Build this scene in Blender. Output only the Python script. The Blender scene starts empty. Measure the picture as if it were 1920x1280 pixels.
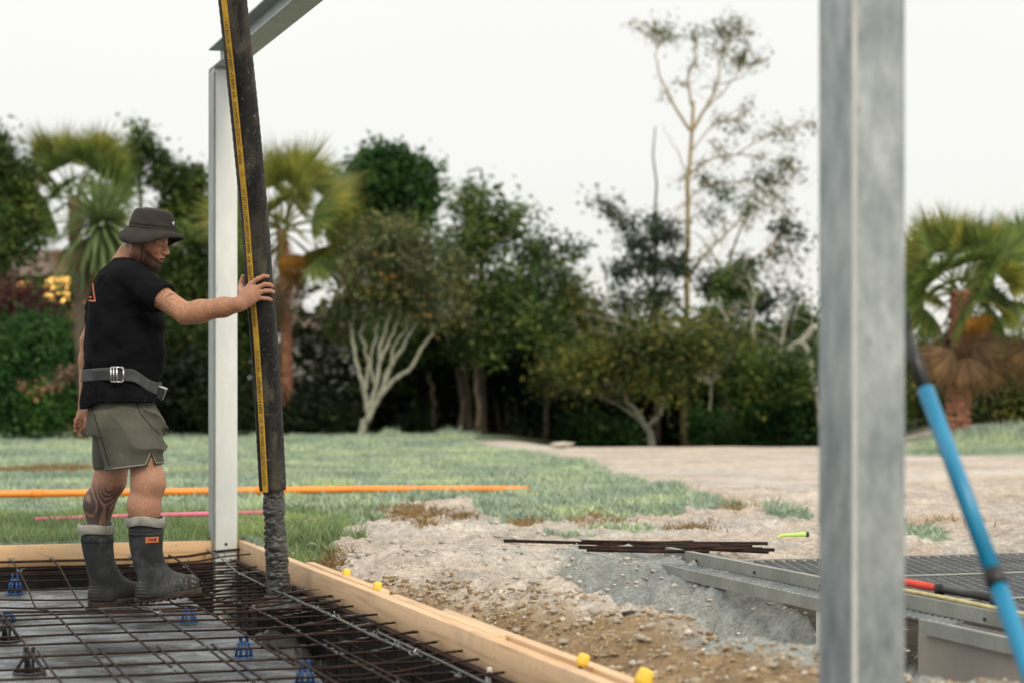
import bpy, bmesh, math, random
import numpy as np
from mathutils import Vector, Matrix
from mathutils.bvhtree import BVHTree

random.seed(7)
rng = np.random.default_rng(7)
scene = bpy.context.scene
COL = scene.collection

# ------------------------------------------------------------------ camera
FPX, CX, HY = 4000.0, 960.0, 720.0          # focal length, centre column and horizon row of a 1920x1280 frame
CAMZ = 1.0
cam_data = bpy.data.cameras.new('camera')
cam_data.sensor_width = 36.0
cam_data.lens = FPX / 1920.0 * 36.0
cam_data.shift_y = (HY - 640.0) / 1920.0
cam_data.clip_end = 3000.0
cam_data.dof.use_dof = True
cam_data.dof.focus_distance = 9.05
cam_data.dof.aperture_fstop = 2.45
cam_data.dof.aperture_blades = 0
cam = bpy.data.objects.new('camera', cam_data)
cam.location = (0, 0, CAMZ)
cam.rotation_euler = (math.pi / 2, 0, 0)
COL.objects.link(cam)
scene.camera = cam

# ------------------------------------------------------------------ sky and sun
SUN_EL, SUN_AZ = math.radians(44), math.radians(152)
world = bpy.data.worlds.new('World')
scene.world = world
world.use_nodes = True
wn, wl = world.node_tree.nodes, world.node_tree.links
wn.clear()
w_out = wn.new('ShaderNodeOutputWorld')
w_bg = wn.new('ShaderNodeBackground')
w_bg.inputs['Strength'].default_value = 0.1
w_sky = wn.new('ShaderNodeTexSky')
w_sky.sky_type = 'NISHITA'
w_sky.sun_disc = False
w_sky.sun_elevation = SUN_EL
w_sky.sun_rotation = SUN_AZ
# overcast: the standard cloudy-sky luminance, zenith brighter than horizon, with a little clear sky mixed in
w_tc = wn.new('ShaderNodeTexCoord')
w_sep = wn.new('ShaderNodeSeparateXYZ')
w_mr = wn.new('ShaderNodeMapRange')
w_mr.inputs['From Min'].default_value = 0.0
w_mr.inputs['From Max'].default_value = 1.0
w_mr.inputs['To Min'].default_value = 7.15
w_mr.inputs['To Max'].default_value = 12.3
w_noise = wn.new('ShaderNodeTexNoise')
w_noise.inputs['Scale'].default_value = 2.2
w_noise.inputs['Detail'].default_value = 4
w_nr = wn.new('ShaderNodeMapRange')
w_nr.inputs['To Min'].default_value = 0.93
w_nr.inputs['To Max'].default_value = 1.07
w_mul = wn.new('ShaderNodeMath'); w_mul.operation = 'MULTIPLY'
w_tint = wn.new('ShaderNodeVectorMath'); w_tint.operation = 'SCALE'
w_tint.inputs[0].default_value = (1.0, 0.982, 0.93)
w_mix = wn.new('ShaderNodeMix'); w_mix.data_type = 'RGBA'
w_mix.inputs['Factor'].default_value = 0.9
wl.new(w_tc.outputs['Generated'], w_sep.inputs[0])
wl.new(w_sep.outputs['Z'], w_mr.inputs['Value'])
wl.new(w_tc.outputs['Generated'], w_noise.inputs['Vector'])
wl.new(w_noise.outputs['Fac'], w_nr.inputs['Value'])
wl.new(w_mr.outputs[0], w_mul.inputs[0])
wl.new(w_nr.outputs[0], w_mul.inputs[1])
wl.new(w_mul.outputs[0], w_tint.inputs['Scale'])
wl.new(w_sky.outputs[0], w_mix.inputs['A'])
wl.new(w_tint.outputs[0], w_mix.inputs['B'])
wl.new(w_mix.outputs['Result'], w_bg.inputs['Color'])
wl.new(w_bg.outputs[0], w_out.inputs[0])

sun_data = bpy.data.lights.new('sun', 'SUN')
sun_data.energy = 1.5
sun_data.angle = math.radians(14)
sun_data.color = (1.0, 0.86, 0.68)
sun = bpy.data.objects.new('sun', sun_data)
sdir = Vector((math.sin(SUN_AZ) * math.cos(SUN_EL), math.cos(SUN_AZ) * math.cos(SUN_EL), math.sin(SUN_EL)))
sun.rotation_euler = sdir.to_track_quat('Z', 'Y').to_euler()
sun.location = sdir * 50
COL.objects.link(sun)

vs = scene.view_settings
vs.view_transform = 'Standard'
vs.look = 'None'
vs.exposure = 0.38
vs.gamma = 1.0
vs.use_curve_mapping = False
scene.cycles.use_denoising = True
scene.cycles.max_bounces = 6
scene.cycles.transparent_max_bounces = 8

# ------------------------------------------------------------------ coordinates
def P(px, py, Y):                                   # a point at depth Y that stands at a pixel of the photograph
    return np.array(((px - CX) / FPX * Y, Y, CAMZ + (HY - py) / FPX * Y))
TH = math.radians(17.5)                             # the frame of the building site is turned against the view
FX, FY = -1.55, 11.45                               # foot of the far column
BX, BY = math.cos(TH), math.sin(TH)
def S(u, a, z=0.0):                                 # site coordinates: u along the back board, a away from the camera
    return (FX + u * BX - a * BY, FY + u * BY + a * BX, z)
def toS(x, y):
    return ((x - FX) * BX + (y - FY) * BY, -(x - FX) * BY + (y - FY) * BX)

# ------------------------------------------------------------------ noise (lattice, vectorised)
_perm = rng.random((64, 64, 64)).astype(np.float32)
def vnoise(x, y, z=0.0):
    x, y, z = np.broadcast_arrays(np.asarray(x, np.float32), np.asarray(y, np.float32), np.asarray(z, np.float32))
    xi, yi, zi = np.floor(x).astype(int), np.floor(y).astype(int), np.floor(z).astype(int)
    fx, fy, fz = x - xi, y - yi, z - zi
    fx, fy, fz = fx * fx * (3 - 2 * fx), fy * fy * (3 - 2 * fy), fz * fz * (3 - 2 * fz)
    r = 0
    for dx in (0, 1):
        for dy in (0, 1):
            for dz in (0, 1):
                w = (fx if dx else 1 - fx) * (fy if dy else 1 - fy) * (fz if dz else 1 - fz)
                r = r + w * _perm[(xi + dx) & 63, (yi + dy) & 63, (zi + dz) & 63]
    return r * 2 - 1
def fbm(x, y, z=0.0, o=4):
    r, a, s = 0, 1.0, 0
    for i in range(o):
        f = 2.03 ** i
        r = r + a * vnoise(np.asarray(x) * f + 17.3 * i, np.asarray(y) * f + 5.1 * i, np.asarray(z) * f + 9.7 * i)
        s += a; a *= 0.5
    return r / s
def sstep(a, b, x):
    t = np.clip((np.asarray(x) - a) / (b - a), 0, 1)
    return t * t * (3 - 2 * t)

# ------------------------------------------------------------------ objects
def tag(o, label=None, cat=None, group=None, kind=None):
    if label: o['label'] = label
    if cat: o['category'] = cat
    if group: o['group'] = group
    if kind: o['kind'] = kind
    return o
def thing(name, label, cat, loc=(0, 0, 0), rz=0.0, group=None):
    o = bpy.data.objects.new(name, None)
    o.empty_display_size = 0.1
    o.location = loc; o.rotation_euler = (0, 0, rz)
    COL.objects.link(o)
    return tag(o, label, cat, group)
def me_from(name, v, f, smooth=False):
    me = bpy.data.meshes.new(name)
    v = np.asarray(v, np.float32).reshape(-1, 3)
    if isinstance(f, np.ndarray):
        n, k = f.shape
        me.vertices.add(len(v)); me.vertices.foreach_set('co', v.ravel())
        me.loops.add(n * k); me.loops.foreach_set('vertex_index', f.astype(np.int32).ravel())
        me.polygons.add(n); me.polygons.foreach_set('loop_start', np.arange(0, n * k, k, dtype=np.int32))
        me.update(calc_edges=True)
    else:
        me.from_pydata(v.tolist(), [], f)
    if smooth:
        me.polygons.foreach_set('use_smooth', np.ones(len(me.polygons), bool))
    me.update()
    return me
def link(name, me, mat, parent=None, loc=(0, 0, 0), rz=0.0):
    if mat is not None and len(me.materials) == 0: me.materials.append(mat)
    o = bpy.data.objects.new(name, me)
    o.location = loc; o.rotation_euler = (0, 0, rz)
    o.parent = parent
    COL.objects.link(o)
    return o
class MB:
    def __init__(self): self.v, self.f = [], []
    def add(self, v, f):
        n = len(self.v)
        self.v.extend([tuple(map(float, p)) for p in v])
        self.f.extend([tuple(int(i) + n for i in q) for q in f])
        return self
    def box(self, lo, hi, M=None, ch=0.0):
        x0, y0, z0 = lo; x1, y1, z1 = hi
        if ch > 0:                                  # chamfered box
            c = ch
            pts = []
            for sx, (xa, xb) in ((-1, (x0, x0 + c)), (1, (x1, x1 - c))):
                for sy, (ya, yb) in ((-1, (y0, y0 + c)), (1, (y1, y1 - c))):
                    for sz, (za, zb) in ((-1, (z0, z0 + c)), (1, (z1, z1 - c))):
                        pts += [(xa, yb, zb), (xb, ya, zb), (xb, yb, za)]
            bm = bmesh.new()
            for p in pts: bm.verts.new(p)
            bmesh.ops.convex_hull(bm, input=bm.verts)
            bm.verts.ensure_lookup_table(); bm.verts.index_update()
            v = [tuple(p.co) for p in bm.verts]; f = [tuple(q.index for q in fc.verts) for fc in bm.faces]
            bm.free()
        else:
            v = [(x, y, z) for x in (x0, x1) for y in (y0, y1) for z in (z0, z1)]
            f = [(0, 1, 3, 2), (4, 6, 7, 5), (0, 4, 5, 1), (2, 3, 7, 6), (0, 2, 6, 4), (1, 5, 7, 3)]
        if M is not None: v = [tuple(M @ Vector(p)) for p in v]
        return self.add(v, f)
    def tube(self, pts, r, n=8, caps=True, flat=None):
        pts = np.asarray(pts, float)
        m = len(pts)
        r = np.broadcast_to(np.asarray(r, float), (m,))
        t = np.gradient(pts, axis=0)
        t /= np.linalg.norm(t, axis=1)[:, None] + 1e-9
        ref = np.array((0, 0, 1.0)) if abs(t[0][2]) < 0.9 else np.array((1.0, 0, 0))
        V = []
        nrm = np.cross(t[0], ref); nrm /= np.linalg.norm(nrm)
        ang = np.linspace(0, 2 * math.pi, n, endpoint=False)
        for i in range(m):
            nrm = nrm - t[i] * np.dot(nrm, t[i]); nrm /= np.linalg.norm(nrm) + 1e-9
            b = np.cross(t[i], nrm)
            V.append(pts[i] + r[i] * (np.cos(ang)[:, None] * nrm + np.sin(ang)[:, None] * b))
        V = np.concatenate(V)
        F = []
        for i in range(m - 1):
            for j in range(n):
                k = (j + 1) % n
                F.append((i * n + j, i * n + k, (i + 1) * n + k, (i + 1) * n + j))
        if caps:
            F.append(tuple(range(n - 1, -1, -1))); F.append(tuple((m - 1) * n + j for j in range(n)))
        return self.add(V, F)
    def lathe(self, prof, n=16, org=(0, 0, 0), sx=1.0, sy=1.0):
        V, F = [], []
        for (r, z) in prof:
            for j in range(n):
                a = 2 * math.pi * j / n
                V.append((org[0] + r * sx * math.cos(a), org[1] + r * sy * math.sin(a), org[2] + z))
        for i in range(len(prof) - 1):
            for j in range(n):
                k = (j + 1) % n
                F.append((i * n + j, i * n + k, (i + 1) * n + k, (i + 1) * n + j))
        F.append(tuple(range(n - 1, -1, -1))); F.append(tuple((len(prof) - 1) * n + j for j in range(n)))
        return self.add(V, F)
    def prism(self, poly, z0, z1):                  # poly in xy, extruded along z
        n = len(poly)
        v = [(x, y, z0) for x, y in poly] + [(x, y, z1) for x, y in poly]
        f = [tuple(range(n - 1, -1, -1)), tuple(range(n, 2 * n))] + [(i, (i + 1) % n, (i + 1) % n + n, i + n) for i in range(n)]
        return self.add(v, f)
    def mesh(self, name, smooth=False): return me_from(name, self.v, self.f, smooth)
    def build(self, name, mat, parent=None, smooth=False, loc=(0, 0, 0), rz=0.0):
        return link(name, self.mesh(name, smooth), mat, parent, loc, rz)
def autosmooth(o, deg=40):
    me = o.data
    me.polygons.foreach_set('use_smooth', np.ones(len(me.polygons), bool))
    bm = bmesh.new(); bm.from_mesh(me)
    lim = math.radians(deg)
    for e in bm.edges:
        if len(e.link_faces) == 2 and e.calc_face_angle(0) > lim: e.smooth = False
    bm.to_mesh(me); bm.free()
    return o

# ------------------------------------------------------------------ materials
class NT:
    def __init__(self, name):
        self.m = bpy.data.materials.new(name); self.m.use_nodes = True
        self.t = self.m.node_tree; self.n = self.t.nodes; self.l = self.t.links
        self.b = self.n['Principled BSDF']
    def node(self, ty, **kw):
        n = self.n.new(ty)
        for k, v in kw.items():
            if k in n.inputs: n.inputs[k].default_value = v
            else: setattr(n, k, v)
        return n
    def coord(self, kind='Object', scale=(1, 1, 1), rot=(0, 0, 0)):
        tc = self.node('ShaderNodeTexCoord'); mp = self.node('ShaderNodeMapping')
        mp.inputs['Scale'].default_value = scale; mp.inputs['Rotation'].default_value = rot
        self.l.new(tc.outputs[kind], mp.inputs[0])
        return mp.outputs[0]
    def noise(self, vec, scale, detail=4, rough=0.55, dist=0.0):
        n = self.node('ShaderNodeTexNoise'); n.inputs['Scale'].default_value = scale
        n.inputs['Detail'].default_value = detail; n.inputs['Roughness'].default_value = rough; n.inputs['Distortion'].default_value = dist
        self.l.new(vec, n.inputs['Vector'])
        return n.outputs['Fac']
    def ramp(self, fac, stops):
        r = self.node('ShaderNodeValToRGB'); e = r.color_ramp.elements
        e[0].position, e[0].color = stops[0][0], (*stops[0][1], 1)
        e[1].position, e[1].color = stops[-1][0], (*stops[-1][1], 1)
        for p, c in stops[1:-1]:
            x = e.new(p); x.color = (*c, 1)
        self.l.new(fac, r.inputs[0])
        return r.outputs[0]
    def mix(self, a, b, fac, blend='MIX'):
        m = self.node('ShaderNodeMix'); m.data_type = 'RGBA'; m.blend_type = blend
        for s, v in (('A', a), ('B', b)):
            if isinstance(v, tuple): m.inputs[s].default_value = (*v, 1)
            else: self.l.new(v, m.inputs[s])
        if isinstance(fac, (int, float)): m.inputs['Factor'].default_value = fac
        else: self.l.new(fac, m.inputs['Factor'])
        return m.outputs['Result']
    def maprange(self, v, a, b, c=0.0, d=1.0):
        m = self.node('ShaderNodeMapRange'); self.l.new(v, m.inputs[0])
        for i, x in enumerate((a, b, c, d)): m.inputs[i + 1].default_value = x
        return m.outputs[0]
    def bump(self, h, strength=0.5, dist=0.01):
        b = self.node('ShaderNodeBump'); b.inputs['Strength'].default_value = strength; b.inputs['Distance'].default_value = dist
        self.l.new(h, b.inputs['Height']); self.l.new(b.outputs[0], self.b.inputs['Normal'])
    def color(self, c):
        if isinstance(c, tuple): self.b.inputs['Base Color'].default_value = (*c, 1)
        else: self.l.new(c, self.b.inputs['Base Color'])
    def set(self, **kw):
        names = dict(rough='Roughness', metal='Metallic', spec='Specular IOR Level', coat='Coat Weight', sheen='Sheen Weight', sss='Subsurface Weight')
        for k, v in kw.items():
            i = self.b.inputs[names[k]]
            if isinstance(v, (int, float)): i.default_value = v
            else: self.l.new(v, i)
        return self

def simple(name, col, rough=0.6, var=0.25, scale=8.0, metal=0.0, spec=0.5, bump=0.0, bscale=60, aniso=(1, 1, 1)):
    t = NT(name); v = t.coord('Object', aniso)
    n = t.noise(v, scale, 5)
    lo = tuple(c * (1 - var) for c in col); hi = tuple(min(1, c * (1 + var)) for c in col)
    t.color(t.ramp(n, [(0.3, lo), (0.7, hi)]))
    t.set(rough=rough, metal=metal, spec=spec)
    if bump: t.bump(t.noise(v, bscale, 4), bump, 0.004)
    return t.m

def mat_galv(name, base, dark, metal=0.35, rough=0.45, streak=(1, 1, 0.35)):
    t = NT(name); v = t.coord('Object', streak)
    big = t.noise(v, 4.5, 8, 0.72, 0.0)
    fine = t.noise(t.coord('Object', (1, 1, 0.25)), 38, 4, 0.6)
    c = t.ramp(big, [(0.32, dark), (0.52, tuple((a + b) / 2 for a, b in zip(base, dark))), (0.68, base)])
    c = t.mix(c, (0.5, 0.5, 0.5), t.maprange(fine, 0.4, 0.7, 0.0, 0.25), 'OVERLAY')
    spots = t.noise(v, 14, 2)
    c = t.mix(c, tuple(x * 0.45 for x in dark), t.maprange(spots, 0.74, 0.8, 0, 0.6))
    t.color(c)
    t.set(metal=metal, rough=t.maprange(fine, 0.3, 0.7, rough - 0.1, rough + 0.15))
    t.bump(fine, 0.08, 0.002)
    return t.m
M = {}
M['raised_line'] = simple('corner_highlight', (0.72, 0.71, 0.67), 0.6, 0.1, 8)  # highlight on the near column's corner, put into colour
M['galv_light'] = mat_galv('galvanised_steel', (0.82, 0.84, 0.82), (0.62, 0.66, 0.65), 0.25, 0.5)
M['galv'] = mat_galv('weathered_galvanised_steel', (0.54, 0.58, 0.585), (0.17, 0.21, 0.225), 0.4, 0.42, (1.8, 1.8, 0.8))
M['galv_dull'] = mat_galv('dull_galvanised_steel', (0.36, 0.37, 0.34), (0.21, 0.22, 0.20), 0.2, 0.55, (1, 1, 1))
M['beam'] = mat_galv('beam_steel', (0.42, 0.45, 0.45), (0.3, 0.33, 0.34), 0.3, 0.5)

def mat_rust():
    t = NT('rusty_rebar'); v = t.coord('Object')
    n = t.noise(v, 9, 6, 0.65)
    c = t.ramp(n, [(0.3, (0.012, 0.009, 0.009)), (0.5, (0.024, 0.014, 0.011)), (0.66, (0.055, 0.024, 0.014)), (0.8, (0.05, 0.04, 0.036))])
    t.color(c); t.set(rough=0.8, metal=0.0, spec=0.2); t.bump(t.noise(v, 220, 2), 0.6, 0.003)
    return t.m
M['rust'] = mat_rust()
M['bar_grey'] = simple('cement_splashed_bar', (0.09, 0.09, 0.088), 0.6, 0.6, 14, 0.1)
M['wire'] = simple('tie_wire', (0.3, 0.31, 0.32), 0.35, 0.3, 30, 0.8)

def mat_pine(name, base, dark, axis=0):
    t = NT(name)
    sc = [26, 26, 26]; sc[axis] = 1.1
    v = t.coord('Object', tuple(sc))
    g = t.noise(v, 1.0, 5, 0.6, 0.9)
    c = t.ramp(g, [(0.3, dark), (0.48, base), (0.72, tuple(min(1, x * 1.12) for x in base))])
    w = t.coord('Object')
    kn = t.node('ShaderNodeTexVoronoi'); kn.inputs['Scale'].default_value = 2.3
    t.l.new(w, kn.inputs['Vector'])
    c = t.mix(c, (0.16, 0.07, 0.03), t.maprange(kn.outputs['Distance'], 0.03, 0.085, 0.85, 0))
    sp = t.noise(w, 60, 2)
    c = t.mix(c, (0.06, 0.05, 0.045), t.maprange(sp, 0.7, 0.74, 0, 0.85))
    c = t.mix(c, (0.3, 0.26, 0.21), t.maprange(t.noise(w, 3.5, 5, 0.7), 0.55, 0.75, 0, 0.55))
    t.color(c); t.set(rough=0.62); t.bump(g, 0.25, 0.003)
    return t.m
M['pine_b'] = mat_pine('pine_board', (0.66, 0.43, 0.23), (0.47, 0.27, 0.12), 0)
M['pine_a'] = mat_pine('pine_board_along', (0.68, 0.46, 0.27), (0.5, 0.3, 0.15), 1)

def mat_sheet():
    t = NT('polythene_sheet'); v = t.coord('Object')
    n = t.noise(t.coord('Object', (1, 1.1, 1)), 2.3, 7, 0.62, 1.0)
    f = t.noise(v, 16, 5, 0.6)
    c = t.ramp(n, [(0.37, (0.01, 0.013, 0.016)), (0.45, (0.045, 0.055, 0.063)), (0.55, (0.12, 0.14, 0.152)), (0.68, (0.25, 0.275, 0.29))])
    c = t.mix(c, (0.3, 0.3, 0.29), t.maprange(f, 0.58, 0.75, 0, 0.5))
    t.color(c); t.set(rough=t.maprange(n, 0.3, 0.7, 0.1, 0.28), spec=0.8)
    t.bump(t.noise(t.coord('Object', (1, 2.0, 1)), 7, 5, 0.6, 1.5), 0.8, 0.03)
    return t.m
M['sheet'] = mat_sheet()
M['wet_dirt'] = simple('wet_trench_soil', (0.05, 0.045, 0.04), 0.5, 0.5, 20, bump=0.8, bscale=90)

def mat_ground():
    t = NT('site_ground'); v = t.coord('Object')
    at = t.node('ShaderNodeAttribute'); at.attribute_name = 'zone'
    n1 = t.noise(v, 1.3, 6, 0.62); n2 = t.noise(v, 11, 6, 0.65); n3 = t.noise(v, 48, 5, 0.7)
    k = t.mix(t.ramp(n1, [(0.3, (0.78, 0.78, 0.8)), (0.7, (1.15, 1.12, 1.08))]), t.ramp(n2, [(0.3, (0.72, 0.7, 0.68)), (0.68, (1.2, 1.2, 1.2))]), 1.0, 'MULTIPLY')
    k = t.mix(k, t.ramp(n3, [(0.3, (0.68, 0.66, 0.64)), (0.62, (1.18, 1.18, 1.18))]), 1.0, 'MULTIPLY')
    c = t.mix(at.outputs['Color'], k, 1.0, 'MULTIPLY')
    t.color(c); t.set(rough=0.95, spec=0.05)
    m = t.node('ShaderNodeMath'); m.operation = 'ADD'
    t.l.new(n2, m.inputs[0]); t.l.new(n3, m.inputs[1])
    t.bump(m.outputs[0], 0.9, 0.03)
    return t.m
M['ground'] = mat_ground()

def mat_leaf(name, cols, trans=0.36, rough=0.45, drift=1.6, swing=1.0, gain=0.62):
    cols = [tuple(x * gain for x in c) for c in cols]
    sw = lambda c: tuple(1 + (x - 1) * swing for x in c)
    t = NT(name)
    g = t.node('ShaderNodeNewGeometry')
    st = [(i / max(1, len(cols) - 1), c) for i, c in enumerate(cols)]
    c = t.ramp(g.outputs['Random Per Island'], st)
    cl = t.noise(t.coord('Object'), drift, 3, 0.6)
    c = t.mix(c, t.ramp(cl, [(0.34, sw((0.45, 0.55, 0.55))), (0.5, (1.0, 1.0, 1.0)), (0.66, sw((1.75, 1.6, 1.05)))]), 1.0, 'MULTIPLY')
    t.color(c); t.set(rough=rough + 0.15, spec=0.14)
    tr = t.node('ShaderNodeBsdfTranslucent')
    t.l.new(t.mix(c, (0.9, 1.0, 0.35), 0.3, 'MULTIPLY'), tr.inputs['Color'])
    mx = t.node('ShaderNodeMixShader'); mx.inputs[0].default_value = trans
    out = t.n['Material Output']
    t.l.new(t.b.outputs[0], mx.inputs[1]); t.l.new(tr.outputs[0], mx.inputs[2]); t.l.new(mx.outputs[0], out.inputs[0])
    return t.m
M['leaf_mid'] = mat_leaf('leaf_mid_green', [(0.03, 0.07, 0.022), (0.07, 0.13, 0.04), (0.125, 0.19, 0.06), (0.19, 0.22, 0.08)], gain=0.8)
M['leaf_dark'] = mat_leaf('leaf_dark_green', [(0.018, 0.045, 0.016), (0.032, 0.085, 0.024), (0.065, 0.135, 0.038)], gain=1.05)
M['leaf_bronze'] = mat_leaf('leaf_bronze_green', [(0.055, 0.085, 0.04), (0.11, 0.14, 0.065), (0.17, 0.185, 0.085), (0.17, 0.135, 0.065)], gain=1)
M['leaf_shade'] = mat_leaf('leaf_undergrowth_shade', [(0.01, 0.018, 0.009), (0.018, 0.03, 0.013), (0.03, 0.042, 0.018)], 0.15, gain=0.7)  # deep shade of the undergrowth put into the leaf colour
M['leaf_olive'] = mat_leaf('leaf_olive', [(0.035, 0.065, 0.02), (0.08, 0.12, 0.035), (0.15, 0.18, 0.055), (0.25, 0.21, 0.06)], gain=0.78)
M['leaf_blue'] = mat_leaf('leaf_blue_green', [(0.035, 0.06, 0.045), (0.055, 0.09, 0.065), (0.08, 0.115, 0.08)], gain=0.85)
M['leaf_hedge'] = mat_leaf('leaf_hedge', [(0.025, 0.07, 0.022), (0.045, 0.115, 0.035), (0.07, 0.16, 0.05)], gain=1.05)
M['leaf_purple'] = mat_leaf('leaf_purple', [(0.06, 0.025, 0.03), (0.12, 0.05, 0.055), (0.16, 0.09, 0.075)], gain=0.9)
M['flower_pink'] = mat_leaf('flower_dusty_pink', [(0.35, 0.2, 0.17), (0.42, 0.27, 0.2), (0.3, 0.2, 0.13)], gain=0.9)
M['palm_green'] = mat_leaf('palm_frond_green', [(0.05, 0.09, 0.03), (0.1, 0.15, 0.045), (0.18, 0.22, 0.07)], 0.4, 0.4, 1.6, .4, 1.2)
M['palm_gold'] = mat_leaf('palm_frond_sunlit', [(0.16, 0.2, 0.05), (0.25, 0.27, 0.07), (0.36, 0.34, 0.1)], 0.4, 0.4, 1.6, .4, .85)  # golden sunlight on the upper fronds put into their colour
M['palm_dead'] = mat_leaf('palm_frond_dead', [(0.12, 0.075, 0.05), (0.21, 0.135, 0.085), (0.3, 0.19, 0.11)], 0.2, 0.8, 1.6, .4, .9)
M['palm_orange'] = mat_leaf('palm_frond_orange', [(0.45, 0.2, 0.04), (0.55, 0.28, 0.06)], 0.3, 0.8)
M['cordy'] = mat_leaf('cabbage_tree_leaf', [(0.09, 0.14, 0.055), (0.15, 0.21, 0.09), (0.22, 0.27, 0.12)], 0.3, 0.4, 1.6, .3, 1.0)
M['grass'] = mat_leaf('lawn_grass', [(0.27, 0.35, 0.26), (0.34, 0.42, 0.33), (0.43, 0.5, 0.41)], 0.25, 0.55, 1.3, 0.55, 1.12)
M['grass_near'] = mat_leaf('lawn_edge_grass', [(0.12, 0.18, 0.08), (0.2, 0.28, 0.13), (0.32, 0.38, 0.22)], 0.3, 0.5, 1.5, 0.6, 1.15)
M['grass_dry'] = mat_leaf('dry_grass', [(0.22, 0.14, 0.07), (0.3, 0.2, 0.1), (0.38, 0.29, 0.17)], 0.2, 0.7, 2.0, 0.4, 0.9)
M['bark'] = simple('bark', (0.09, 0.07, 0.05), 0.9, 0.5, 12, bump=0.7, bscale=40)
M['bark_pale'] = simple('lichen_bark', (0.29, 0.29, 0.225), 0.9, 0.35, 14, bump=0.7, bscale=40)
M['bark_sunlit'] = simple('sunlit_bark', (0.3, 0.235, 0.11), 0.9, 0.35, 10, bump=0.5, bscale=40)  # golden sunlight on the trunk put into the bark colour
M['bark_palm'] = simple('palm_bark', (0.23, 0.105, 0.06), 0.95, 0.55, 16, bump=0.9, bscale=30)
M['orange'] = simple('orange_pvc', (0.85, 0.27, 0.03), 0.4, 0.12, 3)
M['pink'] = simple('pink_conduit', (0.78, 0.17, 0.3), 0.45, 0.15, 5)
M['lime'] = simple('lime_hose', (0.5, 0.72, 0.16), 0.4, 0.15, 8)
M['yellow'] = simple('yellow_plastic', (0.85, 0.58, 0.07), 0.4, 0.12, 10)
M['yellow_line'] = simple('yellow_line', (0.62, 0.52, 0.25), 0.6, 0.2, 20)
M['blue_chair'] = simple('blue_plastic', (0.012, 0.065, 0.21), 0.35, 0.3, 20)
M['black_plastic'] = simple('black_plastic', (0.018, 0.019, 0.02), 0.4, 0.3, 20)
M['blue_pole'] = simple('blue_paint', (0.012, 0.23, 0.42), 0.35, 0.12, 6)
M['red_pole'] = simple('red_paint', (0.62, 0.06, 0.035), 0.4, 0.15, 8)
M['white_paint'] = simple('white_paint', (0.72, 0.72, 0.69), 0.6, 0.1, 4)
M['conc_wall'] = simple('smooth_concrete', (0.27, 0.24, 0.21), 0.8, 0.18, 3, bump=0.3, bscale=30)
M['conc_wet'] = simple('wet_concrete', (0.06, 0.06, 0.057), 0.42, 0.35, 30, bump=0.5, bscale=120)
M['roof'] = simple('roof_tile', (0.12, 0.08, 0.06), 0.8, 0.3, 6)
M['wall_dark'] = simple('house_wall', (0.16, 0.11, 0.08), 0.8, 0.2, 3)
def emit(name, col, s):
    t = NT(name); t.color(col); t.b.inputs['Emission Color'].default_value = (*col, 1); t.b.inputs['Emission Strength'].default_value = s
    t.set(rough=0.2)
    return t.m
M['sun_glint_pane'] = emit('sun_glint_pane', (1.0, 0.55, 0.14), 2.0)  # emission stands in for sun reflected in the house windows
def mat_rock(name, cols):
    t = NT(name); g = t.node('ShaderNodeNewGeometry')
    c = t.ramp(g.outputs['Random Per Island'], [(k / (len(cols) - 1), q) for k, q in enumerate(cols)])
    v = t.coord('Object'); n = t.noise(v, 40, 5, 0.65)
    c = t.mix(c, t.ramp(n, [(0.3, (0.65, 0.63, 0.6)), (0.7, (1.25, 1.25, 1.25))]), 1.0, 'MULTIPLY')
    t.color(c); t.set(rough=0.95, spec=0.15); t.bump(n, 0.6, 0.01)
    return t.m
M['stone'] = mat_rock('broken_stone', [(0.2, 0.15, 0.1), (0.36, 0.26, 0.15), (0.45, 0.35, 0.23), (0.5, 0.45, 0.38), (0.3, 0.21, 0.11), (0.42, 0.33, 0.22)])
M['stone_pale'] = mat_rock('pale_stone', [(0.4, 0.38, 0.35), (0.55, 0.5, 0.44), (0.62, 0.57, 0.5), (0.45, 0.4, 0.32)])
M['stone_dark'] = mat_rock('dark_stone', [(0.07, 0.066, 0.06), (0.1, 0.095, 0.09)])
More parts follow.
